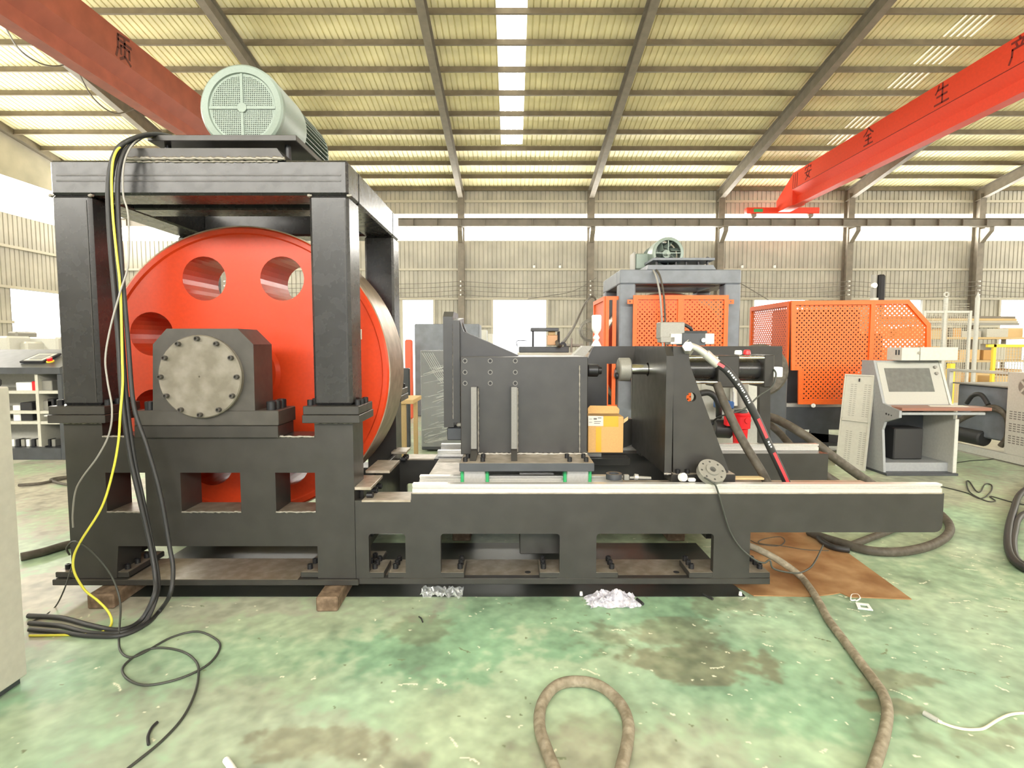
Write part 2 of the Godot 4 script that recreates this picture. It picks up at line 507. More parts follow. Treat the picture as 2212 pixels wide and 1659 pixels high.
func build_hall() -> void:
	# far wall with five door openings, two window strips and the runway beam
	var wb := thing("wall_back", "pale ribbed steel cladding of the far hall wall with girts and columns", "wall", Vector3.ZERO, "", "structure")
	var edges := [LX] + FRAMES + [RX]
	var doors := [[-5.115, -3.611], [-0.924, 1.633], [11.176, 13.669], [17.172, 19.063], [22.609, 25.0]]
	for i in edges.size() - 1:
		var x0: float = edges[i]; var x1: float = edges[i + 1]
		for yy in [[3.63, 6.34], [6.96, 7.31], [7.55, EAVE + 0.25]]:
			wall_span(wb, Vector3(x0, 0, ZB), Vector3.RIGHT, yy[0], yy[1], x1 - x0)
		var x := x0
		for dr in doors:
			var a: float = dr[0]; var b: float = dr[1]
			if a >= x1 or b <= x0: continue
			if a > x + 0.05: wall_span(wb, Vector3(x, 0, ZB), Vector3.RIGHT, 0.0, 3.63, a - x)
			x = minf(b, x1)
		if x < x1 - 0.05: wall_span(wb, Vector3(x, 0, ZB), Vector3.RIGHT, 0.0, 3.63, x1 - x)
	var girts := [8.1, 5.02, 3.68, 2.4]
	for gy in girts:
		if gy > 3.0: put(B.new().box(Vector3(LX, gy - 0.05, ZB + 0.003), Vector3(RX, gy + 0.05, ZB + 0.1)), "girt", "girt", wb)
		else:
			var x := LX
			for dr in doors + [[RX, RX]]:
				put(B.new().box(Vector3(x, gy - 0.05, ZB + 0.003), Vector3(dr[0], gy + 0.05, ZB + 0.1)), "girt", "girt", wb)
				x = dr[1]
	for dr in doors:
		for x in dr: put(B.new().box(Vector3(x - 0.05, 0, ZB + 0.003), Vector3(x + 0.05, 3.63, ZB + 0.09)), "door_post", "girt", wb)
	for fx in FRAMES:
		var c := put(B.new().box(Vector3(fx - 0.14, 0, ZB + 0.12), Vector3(fx + 0.14, EAVE - 0.1, ZB + 0.135)).box(Vector3(fx - 0.14, 0, ZB + 0.5), Vector3(fx + 0.14, EAVE - 0.4, ZB + 0.515)).box(Vector3(fx - 0.012, 0, ZB + 0.135), Vector3(fx + 0.012, EAVE - 0.3, ZB + 0.5)), "column", "steel_frame", wb)
		put(B.new().side([Vector2(25.485, 6.745), Vector2(25.485, 6.15), Vector2(25.42, 6.15), Vector2(24.95, 6.58), Vector2(24.95, 6.745)], fx - 0.1, fx + 0.1), "corbel", "steel_frame", c)
		for k in 4:
			put(B.new().cyl(Vector3(fx - 0.02, 4.42 - k * 0.2, ZB + 0.515), Vector3(fx - 0.02, 4.42 - k * 0.2, ZB + 0.62), 0.045, 0.03, 10), "insulator", "white_plastic", c)
	for i in range(0, 7):
		for k in 4:
			var a := Vector3(FRAMES[i], 4.42 - k * 0.2, ZB + 0.6); var b := Vector3(FRAMES[i + 1], 4.42 - k * 0.2, ZB + 0.6)
			put(B.new().tube(curve([a, a.lerp(b, 0.25) - Vector3(0, 0.09, 0), a.lerp(b, 0.5) - Vector3(0, 0.12, 0), a.lerp(b, 0.75) - Vector3(0, 0.09, 0), b], 3), 0.012, 5), "bus_wire", "wire_grey", wb)
	var rb := thing("runway_beam", "brown grey crane runway beam with web stiffeners along the far windows", "beam", Vector3(0, 6.75, -24.95))
	put(B.new().box(Vector3(LX, 0, -0.15), Vector3(RX, 0.02, 0.15)).box(Vector3(LX, 0.32, -0.15), Vector3(RX, 0.34, 0.15)).box(Vector3(LX, 0.02, -0.01), Vector3(RX, 0.32, 0.01)), "beam", "steel_frame", rb)
	var sx := -18.0
	while sx < RX:
		put(B.new().box(Vector3(sx, 0.02, 0.01), Vector3(sx + 0.015, 0.32, 0.14)), "stiffener", "steel_frame", rb); sx += 1.05
	put(B.new().box(Vector3(LX, 0.341, -0.03), Vector3(RX, 0.38, 0.03)), "rail", "steel_frame", rb)
	# window strips of the far wall, one pane per half bay
	var wn := 1
	for yy in [[6.34, 6.96, "lower"], [7.31, 7.55, "upper"]]:
		var w := thing("window_%d" % wn, "%s strip of bright translucent panes along the far wall" % yy[2], "window", Vector3.ZERO, "", "structure"); wn += 1
		for i in edges.size() - 1:
			var m: float = (edges[i] + edges[i + 1]) / 2.0
			for s in [[edges[i], m], [m, edges[i + 1]]]: put(B.new().box(Vector3(s[0], yy[0], ZB - 0.04), Vector3(s[1], yy[1], ZB)), "pane", "lit_pane", w)
	# gable walls, wall behind the camera
	for g in 2:
		var x: float = [LX, RX][g]
		var wl := thing(["wall_left", "wall_right"][g], ["ribbed pale gable wall with a bright window band beyond the press frame", "pale ribbed gable wall at the far end of the bays"][g], "wall", Vector3.ZERO, "", "structure")
		var o := Vector3(x, 0, ZN) if g == 0 else Vector3(x, 0, ZB)
		var ux := Vector3(0, 0, -1) if g == 0 else Vector3(0, 0, 1)
		if g == 0:
			wall_span(wl, Vector3(x, 0, ZN), ux, 0, 3.65, 30.9)
			wall_span(wl, Vector3(x, 0, -23.6), ux, 0, 3.65, 2.4)
		else: wall_span(wl, o, ux, 0, 3.65, 36.0)
		wall_span(wl, o, ux, 3.65, 6.42, 36.0)
		var gab := B.new()
		var th := -0.12 if g == 0 else 0.12
		gab.prism([Vector2(-ZN, 7.78), Vector2(26.0, 7.78), Vector2(26.0, EAVE + 0.3), Vector2(8.0, EAVE + SLOPE * 18 + 0.3), Vector2(-ZN, EAVE + 0.3)], [], Transform3D(Basis(Vector3(0, 0, -1), Vector3.UP, Vector3.RIGHT), Vector3(minf(x, x + th), 0, 0)), absf(th))
		put(gab, "gable_panel", "wall_sheet", wl)
		var s := 1.0 if g == 0 else -1.0
		for gy in [5.2, 3.7, 2.4]: 
			if gy > 3.5 or g == 1: put(B.new().box(Vector3(x, gy - 0.05, ZB), Vector3(x + s * 0.09, gy + 0.05, ZN)), "girt", "girt", wl)
			else: put(B.new().box(Vector3(x, gy - 0.05, -20.9), Vector3(x + s * 0.09, gy + 0.05, ZN)), "girt", "girt", wl)
		put(B.new().box(Vector3(x, 8.55, -26), Vector3(x + s * 0.2, 8.85, -25.6)).prism([Vector2(26.0, EAVE - 0.25), Vector2(26.0, EAVE + 0.02), Vector2(8.0, EAVE + SLOPE * 18), Vector2(8.0, EAVE + SLOPE * 18 - 0.27)], [], Transform3D(Basis(Vector3(0, 0, -1), Vector3.UP, Vector3.RIGHT), Vector3(x if s > 0 else x - 0.2, 0, 0)), 0.2), "gable_rafter", "steel_frame", wl)
		var w := thing("window_%d" % wn, ["bright translucent window band high on the gable wall", "bright window band on the far gable"][g], "window", Vector3.ZERO, "", "structure"); wn += 1
		for k in 9: put(B.new().box(Vector3(x, 6.42, ZB + k * 4.0), Vector3(x - s * 0.04, 7.78, ZB + k * 4.0 + 4.0)), "pane", "lit_pane", w)
	var wf := thing("wall_front", "ribbed steel wall behind the viewer with a wide gateway", "wall", Vector3.ZERO, "", "structure")
	var un := Vector3(-1, 0, 0)
	wall_span(wf, Vector3(RX, 0, ZN), un, 0, 5.4, RX - 4.0); wall_span(wf, Vector3(-4.0, 0, ZN), un, 0, 5.4, -4.0 - LX)
	wall_span(wf, Vector3(RX, 0, ZN), un, 5.4, 5.6, RX - LX); wall_span(wf, Vector3(RX, 0, ZN), un, 8.2, EAVE + 0.3, RX - LX)
	var w3 := thing("window_%d" % wn, "unseen bright window band behind the viewer, made tall as fill light", "window", Vector3.ZERO, "", "structure"); wn += 1
	for k in 11: put(B.new().box(Vector3(LX + k * 4.7, 5.6, ZN), Vector3(LX + k * 4.7 + 4.7, 8.2, ZN + 0.04)), "pane", "lit_pane", w3)  # unseen glowing panes, heightened to brighten roof and machine fronts
	# roof: ribbed sheets bay by bay, purlins, rafters, roof lights
	var rf := thing("ceiling", "yellowish ribbed roof sheets on brown purlins and sloping steel rafters", "roof", Vector3.ZERO, "", "structure")
	var up := Vector3(0, SLOPE, 1)
	var dn := Vector3(0, -SLOPE, 1)
	var sheet := func(x0: float, x1: float, z0: float, z1: float) -> void:
		put(B.new().ribbed(Vector3(x0, roof_y(z0), z0), Vector3(1, 0, 0), Vector3(0, roof_y(z1) - roof_y(z0), z1 - z0), x1 - x0, 1.0, 0.19, 0.035, 0.045, 0.02, 0.06), "roof_sheet", "roof_sheet", rf)
	for i in edges.size() - 1:
		var x0: float = edges[i]; var x1: float = edges[i + 1]
		if x0 < 0.0 and x1 > 0.0:
			sheet.call(x0, -0.43, ZB - 0.3, RIDGE); sheet.call(0.41, x1, ZB - 0.3, RIDGE); sheet.call(-0.43, 0.41, ZB - 0.3, -22.3)
		else: sheet.call(x0, x1, ZB - 0.3, RIDGE)
	var nx := LX
	for c in [-0.01, RX + 0.44]:
		sheet.call(nx, c - 0.44, RIDGE, ZN); nx = c + 0.44
	var z := -25.9
	var k := 0
	while z < ZN:
		var y := roof_y(z) - 0.01
		put(B.new().box(Vector3(LX, y - 0.17, z - 0.012), Vector3(RX, y, z + 0.012)).box(Vector3(LX, y - 0.18, z), Vector3(RX, y - 0.165, z + 0.07)).box(Vector3(LX, y - 0.012, z - 0.07), Vector3(RX, y, z)), "purlin", "purlin", rf)
		z += 1.16
	for fx in FRAMES:
		for s in 2:
			var z0: float = ZB + 0.12 if s == 0 else ZN - 0.12
			var d0 := -z0; var d1 := -RIDGE
			var y0 := roof_y(z0) - 0.19; var y1 := roof_y(RIDGE) - 0.19
			var web := [Vector2(d0, y0), Vector2(d1, y1), Vector2(d1, y1 - 0.34), Vector2(d0, y0 - 0.5)]
			var b := B.new().side(web, fx - 0.008, fx + 0.008)
			b.side([Vector2(d0, y0 - 0.5), Vector2(d1, y1 - 0.34), Vector2(d1, y1 - 0.355), Vector2(d0, y0 - 0.515)], fx - 0.11, fx + 0.11)
			b.side([Vector2(d0, y0), Vector2(d1, y1), Vector2(d1, y1 - 0.014), Vector2(d0, y0 - 0.014)], fx - 0.11, fx + 0.11)
			put(b, "rafter", "steel_frame", rf)
	var rl := thing("window_%d" % wn, "bright white roof light strip running up the middle of the roof", "window", Vector3.ZERO, "", "structure"); wn += 1
	for j in 4:
		var z0: float = -22.3 + j * 3.575
		put(B.new().ribbed(Vector3(-0.43, roof_y(z0), z0), Vector3(1, 0, 0), Vector3(0, SLOPE * 3.575, 3.575), 0.84, 1.0, 0.19, 0.03, 0.045, 0.0, 0.02), "pane", "lit_pane", rl)
	for c in [-0.01]:
		for j in 4:
			var z0: float = RIDGE + j * 4.5
			put(B.new().ribbed(Vector3(c - 0.44, roof_y(z0), z0), Vector3(1, 0, 0), Vector3(0, -SLOPE * 4.5, 4.5), 0.88, 1.0, 0.19, 0.03, 0.045, 0.0, 0.02), "pane", "lit_pane", rl)
	var yard := single(B.new().box(Vector3(-90, -0.4, -110), Vector3(110, -0.35, 60)), "ground_outside", "concrete_yard", "pale concrete yard outside the hall doors", "ground", "", "structure")
	# a row of narrow see-through ribs in an old roof light, seen between the purlins on the crane side
	var dl := thing("window_%d" % wn, "row of thin bright slits in a dirty roof light beside the red crane", "window", Vector3.ZERO, "", "structure"); wn += 1
	for j in 6:
		var z0: float = -25.9 + 1.16 * (3 + j) + 0.1
		if j == 2: continue
		for q in 5:
			var x: float = 12.3 + q * 0.19
			put(B.new().box(Vector3(x, roof_y(z0) + 0.0, z0), Vector3(x + 0.04, roof_y(z0) + 0.01, z0 + 0.001)).prism([Vector2(-z0, roof_y(z0) - 0.004), Vector2(-z0 - 0.0, roof_y(z0) + 0.004), Vector2(-z0 - 0.8, roof_y(z0 + 0.8) + 0.004), Vector2(-z0 - 0.8, roof_y(z0 + 0.8) - 0.004)], [], Transform3D(Basis(Vector3(0, 0, -1), Vector3.UP, Vector3.RIGHT), Vector3(x, 0, 0)), 0.05), "slit", "dirty_pane", dl)
	cranes()

func crane(called: String, label: String, x: float, m: String, lm: String, chars: Array, far: float) -> void:
	var t := thing(called, label, "crane", Vector3(x, 7.3, 0))
	# box girder over an I-beam, running along z
	var sec := [Vector2(-0.16, 0.0), Vector2(0.16, 0.0), Vector2(0.16, 0.03), Vector2(0.05, 0.05), Vector2(0.05, 0.36), Vector2(0.28, 0.62), Vector2(0.28, 1.28), Vector2(-0.28, 1.28), Vector2(-0.28, 0.62), Vector2(-0.05, 0.36), Vector2(-0.05, 0.05), Vector2(-0.16, 0.03)]
	put(B.new().prism(sec, [], Transform3D(Basis.IDENTITY, Vector3(0, 0.05, -far + 1.4)), far - 1.4 + 9.0), "girder", m, t)
	var low := [Vector2(-0.16, 0.0), Vector2(0.16, 0.0), Vector2(0.28, 0.5), Vector2(-0.28, 0.5)]
	put(B.new().prism([Vector2(far, 0.05), Vector2(far - 1.4, 0.05), Vector2(far - 1.4, 1.33), Vector2(far, 0.55)], [], Transform3D(Basis(Vector3(0, 0, -1), Vector3.UP, Vector3.RIGHT), Vector3(-0.26, 0, 0)), 0.52), "girder_end", m, t)
	put(B.new().box(Vector3(-1.6, 0.0, -far - 0.2), Vector3(1.6, 0.27, -far + 0.12), 0.03), "end_truck", m, t)
	for s in [-1.25, 1.25]:
		put(B.new().cyl(Vector3(s, -0.055, -far - 0.06), Vector3(s, -0.055, -far + 0.06), 0.11), "wheel", "steel_frame", t)
	if m == "crane_red": put(B.new().box(Vector3(-1.3, 0.06, -far + 0.121), Vector3(-0.9, 0.2, -far + 0.124)), "green_plate", "green_cap", t)
	put(B.new().box(Vector3(-0.29, 0.66, -far + 1.5), Vector3(-0.279, 0.675, 9.0)), "seam", lm, t)
	var i := 0
	for c in chars:
		var st := B.new()
		for l in strokes(c[0]):
			for k in l.size() - 1:
				var p: Vector2 = l[k]; var q: Vector2 = l[k + 1]
				var h: float = c[2]
				var a := Vector3(0, c[3] + p.y * h, -c[1] + p.x * h); var b := Vector3(0, c[3] + q.y * h, -c[1] + q.x * h)
				var dir := (b - a).normalized()
				st.box(Vector3(0, -0.025, -0.012), Vector3(0.004, 0.025, a.distance_to(b) + 0.012), 0.0, Transform3D(Basis(Vector3.RIGHT, dir.cross(Vector3.RIGHT), dir), Vector3(-0.286, 0, 0) + a))
		put(st, "painted_character", lm, t); i += 1

func strokes(c: String) -> Array:
	# brush strokes of the painted characters on a unit square, x running to the right as read
	var V := func(a: Array) -> Array:
		var o := []
		for i in range(0, a.size(), 2): o.append(Vector2(a[i], a[i + 1]))
		return o
	match c:
		"安": return [V.call([0.5, 1.0, 0.55, 0.9]), V.call([0.1, 0.72, 0.12, 0.86, 0.88, 0.86, 0.84, 0.72]), V.call([0.45, 0.74, 0.25, 0.36, 0.75, 0.05]), V.call([0.72, 0.55, 0.55, 0.25, 0.15, 0.02]), V.call([0.05, 0.52, 0.95, 0.52])]
		"全": return [V.call([0.5, 1.0, 0.3, 0.78, 0.05, 0.62]), V.call([0.5, 1.0, 0.7, 0.78, 0.95, 0.62]), V.call([0.28, 0.58, 0.72, 0.58]), V.call([0.22, 0.34, 0.78, 0.34]), V.call([0.08, 0.05, 0.92, 0.05]), V.call([0.5, 0.58, 0.5, 0.05])]
		"生": return [V.call([0.3, 0.95, 0.22, 0.74, 0.08, 0.6]), V.call([0.26, 0.74, 0.88, 0.74]), V.call([0.18, 0.42, 0.84, 0.42]), V.call([0.04, 0.06, 0.96, 0.06]), V.call([0.54, 1.0, 0.54, 0.06])]
		"产": return [V.call([0.48, 1.0, 0.54, 0.9]), V.call([0.12, 0.86, 0.9, 0.86]), V.call([0.34, 0.78, 0.4, 0.64]), V.call([0.68, 0.8, 0.6, 0.64]), V.call([0.16, 0.58, 0.92, 0.58]), V.call([0.18, 0.58, 0.16, 0.28, 0.04, 0.02])]
		"质": return [V.call([0.85, 0.98, 0.2, 0.9]), V.call([0.2, 0.9, 0.18, 0.4, 0.06, 0.05]), V.call([0.2, 0.72, 0.95, 0.72]), V.call([0.58, 0.88, 0.55, 0.56]), V.call([0.34, 0.22, 0.34, 0.56, 0.82, 0.56, 0.82, 0.22]), V.call([0.58, 0.46, 0.55, 0.2, 0.28, 0.02]), V.call([0.62, 0.2, 0.88, 0.02])]
		"marks": return [V.call([0.0, 0.0, 0.06, 1.0]), V.call([0.3, 0.0, 0.36, 1.0]), V.call([0.6, 0.0, 0.66, 1.0])]
		"dot": return [V.call([0.0, 0.0, 0.16, 0.1])]
	return []

func cranes() -> void:
	var far := 24.95
	crane("bridge_crane", "bright red overhead crane girder lettered with dark characters above the orange machines", 11.9, "crane_red", "crane_letter", [["安", 22.6, 0.54, 0.76], ["全", 18.9, 0.54, 0.76], ["生", 15.8, 0.54, 0.76], ["产", 13.5, 0.54, 0.76], ["marks", 23.5, 0.54, 0.7], ["dot", 12.7, 0.6, 1.0]], far)
	var t := get_node("bridge_crane")
	crane("bridge_crane_001", "faded darker red crane girder behind the big motor on the press", -9.15, "crane_old_red", "old_letter", [], far)
	var o := get_node("bridge_crane_001")
	var st := B.new()
	for l in strokes("质"):
		for k in l.size() - 1:
			var p: Vector2 = l[k]; var q: Vector2 = l[k + 1]
			var a := Vector3(0, 0.7 + p.y * 0.58, -12.9 - p.x * 0.58); var b := Vector3(0, 0.7 + q.y * 0.58, -12.9 - q.x * 0.58)
			var dir := (b - a).normalized()
			st.box(Vector3(0, -0.03, -0.012), Vector3(0.004, 0.03, a.distance_to(b) + 0.012), 0.0, Transform3D(Basis(Vector3.RIGHT, dir.cross(Vector3.RIGHT), dir), Vector3(0.282, 0, 0) + a))
	put(st, "painted_character", "old_letter", o)

# ------------------------------------------------------------------ floor
func build_floor() -> void:
	var N := 1024
	var X0 := -6.5; var Z0 := -12.0; var S := 13.0
	var imgs := []
	for a in [[101, 0.006, 4], [102, 0.02, 4], [103, 0.11, 4], [104, 0.011, 5]]:
		var f := FastNoiseLite.new()
		f.seed = a[0]; f.frequency = a[1]; f.fractal_octaves = a[2]; f.noise_type = FastNoiseLite.TYPE_SIMPLEX_SMOOTH
		var im := f.get_image(N, N, false, false, true); im.convert(Image.FORMAT_L8)
		imgs.append(im.get_data())
	var A: PackedByteArray = imgs[0]; var Bq: PackedByteArray = imgs[1]; var C: PackedByteArray = imgs[2]; var D: PackedByteArray = imgs[3]
	var out := PackedByteArray(); out.resize(N * N * 3)
	# worn paint patches: x, z, radius x, radius z, strength and tone (0 fresh green, 1 brown stain, 2 bare grey)
	var spots := [[Vector3(-0.251, 0, -2.745), 0.75, 0.28, 1.0, 0], [Vector3(0.303, 0, -3.086), 0.7, 0.2, 0.8, 0], [Vector3(-1.105, 0, -2.745), 0.8, 0.2, 0.45, 0], [Vector3(0.919, 0, -3.199), 0.3, 0.12, 0.9, 0], [Vector3(1.328, 0, -2.58), 0.6, 0.3, 0.45, 0], [Vector3(1.232, 0, -2.157), 0.3, 0.2, 0.7, 0], [Vector3(2.751, 0, -3.592), 0.7, 0.4, 0.5, 0], [Vector3(-2.296, 0, -2.434), 0.35, 0.2, 0.8, 0],
		[Vector3(0.809, 0, -2.64), 0.34, 0.13, 1.0, 1], [Vector3(0.731, 0, -2.882), 0.3, 0.12, 0.75, 1], [Vector3(-0.55, 0, -2.955), 0.15, 0.12, 0.6, 1], [Vector3(-0.76, 0, -2.09), 0.22, 0.08, 0.7, 1], [Vector3(1.778, 0, -2.487), 0.17, 0.06, 0.8, 1], [Vector3(1.632, 0, -2.287), 0.1, 0.04, 0.9, 1], [Vector3(1.386, 0, -3.199), 0.2, 0.12, 0.6, 1], [Vector3(0.347, 0, -2.157), 0.22, 0.16, 0.35, 1], [Vector3(0.128, 0, -1.979), 0.5, 0.15, 0.3, 1], [Vector3(1.897, 0, -2.077), 0.25, 0.12, 0.5, 1],
		[Vector3(-2.84, 0, -3.321), 0.7, 0.5, 1.0, 2], [Vector3(-5.227, 0, -6.019), 1.6, 1.4, 1.0, 2], [Vector3(-1.887, 0, -3.199), 1.0, 0.2, 0.6, 2], [Vector3(-2.371, 0, -13.737), 3.0, 3.0, 0.9, 2], [Vector3(4.555, 0, -6.019), 1.6, 0.9, 0.5, 2], [Vector3(-1.114, 0, -2.103), 0.8, 0.3, 0.45, 2], [Vector3(0.615, 0, -1.979), 0.6, 0.2, 0.4, 2]]
	var px := S / N
	var base_map := PackedFloat32Array(); base_map.resize(N * N * 3); base_map.fill(0.0)
	for s in spots:
		var c: Vector3 = s[0]
		var i0 := clampi(int((c.x - s[1] * 1.6 - X0) / px), 0, N - 1); var i1 := clampi(int((c.x + s[1] * 1.6 - X0) / px), 0, N - 1)
		var j0 := clampi(int((c.z - s[2] * 1.6 - Z0) / px), 0, N - 1); var j1 := clampi(int((c.z + s[2] * 1.6 - Z0) / px), 0, N - 1)
		for j in range(j0, j1 + 1):
			for i in range(i0, i1 + 1):
				var u: float = (X0 + i * px - c.x) / s[1]; var w: float = (Z0 + j * px - c.z) / s[2]
				var k := j * N + i
				var e := sqrt(u * u + w * w) + (D[k] - 128) / 130.0 + (Bq[k] - 128) / 170.0 + (C[k] - 128) / 190.0
				if e < 1.15:
					var q := k * 3 + int(s[4])
					base_map[q] = maxf(base_map[q], s[3] * clampf((1.15 - e) / 0.5, 0.0, 1.0))
	for k in N * N:
		var a := A[k] / 255.0; var b := Bq[k] / 255.0; var c := C[k] / 255.0; var d := D[k] / 255.0
		var g := clampf((a - 0.42) * 2.2, 0.0, 1.0)
		var r := 172.0 - 12.0 * g; var gg := 189.0 + 2.0 * g; var bb := 158.0 + 3.0 * g
		var m := base_map[k * 3]
		r = lerpf(r, 140.0, m * 0.7); gg = lerpf(gg, 188.0, m * 0.7); bb = lerpf(bb, 150.0, m * 0.7)
		m = base_map[k * 3 + 2]
		r = lerpf(r, 198.0, m); gg = lerpf(gg, 194.0, m); bb = lerpf(bb, 176.0, m)
		m = base_map[k * 3 + 1]
		r = lerpf(r, 146.0, m * 0.55); gg = lerpf(gg, 132.0, m * 0.55); bb = lerpf(bb, 106.0, m * 0.55)
		var f := 0.9 + (b - 0.5) * 0.2 + (c - 0.5) * 0.24 + (d - 0.5) * 0.12
		if b < 0.33: f -= (0.33 - b) * 0.4
		out[k * 3] = clampi(int(r * f), 0, 255); out[k * 3 + 1] = clampi(int(gg * f), 0, 255); out[k * 3 + 2] = clampi(int(bb * f), 0, 255)
	var im := Image.create_from_data(N, N, false, Image.FORMAT_RGB8, out)
	im.resize(2048, 2048, Image.INTERPOLATE_CUBIC)
	# flakes of bare white and dark scuffs
	var r2 := RandomNumberGenerator.new(); r2.seed = 5
	var pp := S / 2048.0
	for i in 900:
		var x := r2.randf_range(-2.6, 3.6); var zz := -r2.randf_range(1.7, 4.6)
		if x < -0.6 and r2.randf() < 0.6: continue
		var len := int(r2.randf_range(1, 4)) if r2.randf() < 0.85 else int(r2.randf_range(5, 16))
		var ang := r2.randf_range(-0.5, 0.9); var white := r2.randf() < 0.72
		var p := Vector2((x - X0) / pp, (zz - Z0) / pp)
		for k in len:
			ang += r2.randf_range(-0.25, 0.25); p += Vector2.from_angle(ang)
			var col := rgb(226, 224, 200) if white else rgb(112, 122, 92)
			im.set_pixel(clampi(int(p.x), 0, 2046), clampi(int(p.y), 0, 2046), col)
			if r2.randf() < 0.35: im.set_pixel(clampi(int(p.x), 0, 2046), clampi(int(p.y) + 1, 0, 2046), col)
	im.generate_mipmaps()
	var m1 := StandardMaterial3D.new(); m1.albedo_texture = ImageTexture.create_from_image(im); m1.roughness = 0.5
	m1.roughness_texture = M["_rough"]; m1.resource_name = "painted_floor"
	var far := noise_tex(55, 0.012, 5, rgb(156, 156, 136), rgb(204, 203, 186), 512, 1.3)
	mat("floor_far", Color.WHITE, 0.5, 0.0, far, 0.16)
	var fl := thing("floor", "worn green painted concrete floor with stains and white flakes", "floor", Vector3.ZERO, "", "structure")
	var a := []; a.resize(Mesh.ARRAY_MAX)
	var x1 := X0 + S; var z1 := Z0 + S
	a[Mesh.ARRAY_VERTEX] = PackedVector3Array([Vector3(X0, 0, Z0), Vector3(x1, 0, Z0), Vector3(x1, 0, z1), Vector3(X0, 0, Z0), Vector3(x1, 0, z1), Vector3(X0, 0, z1)])
	a[Mesh.ARRAY_NORMAL] = PackedVector3Array([Vector3.UP, Vector3.UP, Vector3.UP, Vector3.UP, Vector3.UP, Vector3.UP])
	a[Mesh.ARRAY_TEX_UV] = PackedVector2Array([Vector2(0, 0), Vector2(1, 0), Vector2(1, 1), Vector2(0, 0), Vector2(1, 1), Vector2(0, 1)])
	var am := ArrayMesh.new(); am.add_surface_from_arrays(Mesh.PRIMITIVE_TRIANGLES, a)
	put(am, "painted_slab", m1, fl)
	put(B.new().box(Vector3(LX, -0.3, ZB), Vector3(X0, 0, ZN)).box(Vector3(x1, -0.3, ZB), Vector3(RX, 0, ZN)).box(Vector3(X0, -0.3, ZB), Vector3(x1, 0, Z0)).box(Vector3(X0, -0.3, z1), Vector3(x1, 0, ZN)).box(Vector3(X0, -0.3, Z0), Vector3(x1, -0.02, z1)), "bare_slab", "floor_far", fl)


# ------------------------------------------------------------------ the flywheel press
const FD := 3.3        # front of the press and of the bed
const BD := 4.75       # back of the press
const PL := -2.684
const PR := -0.953
const PW := 0.23

func weld(parent: Node3D, a: Vector3, b: Vector3, r := 0.007) -> void:
	var pts := []
	var m := maxi(4, int(a.distance_to(b) / 0.012))
	for i in m + 1: pts.append(a.lerp(b, float(i) / m) + Vector3(0, rng.randf_range(-0.002, 0.002), rng.randf_range(-0.001, 0.002)))
	put(B.new().tube(pts, r, 6, 0.45), "weld_bead", "weld", parent)

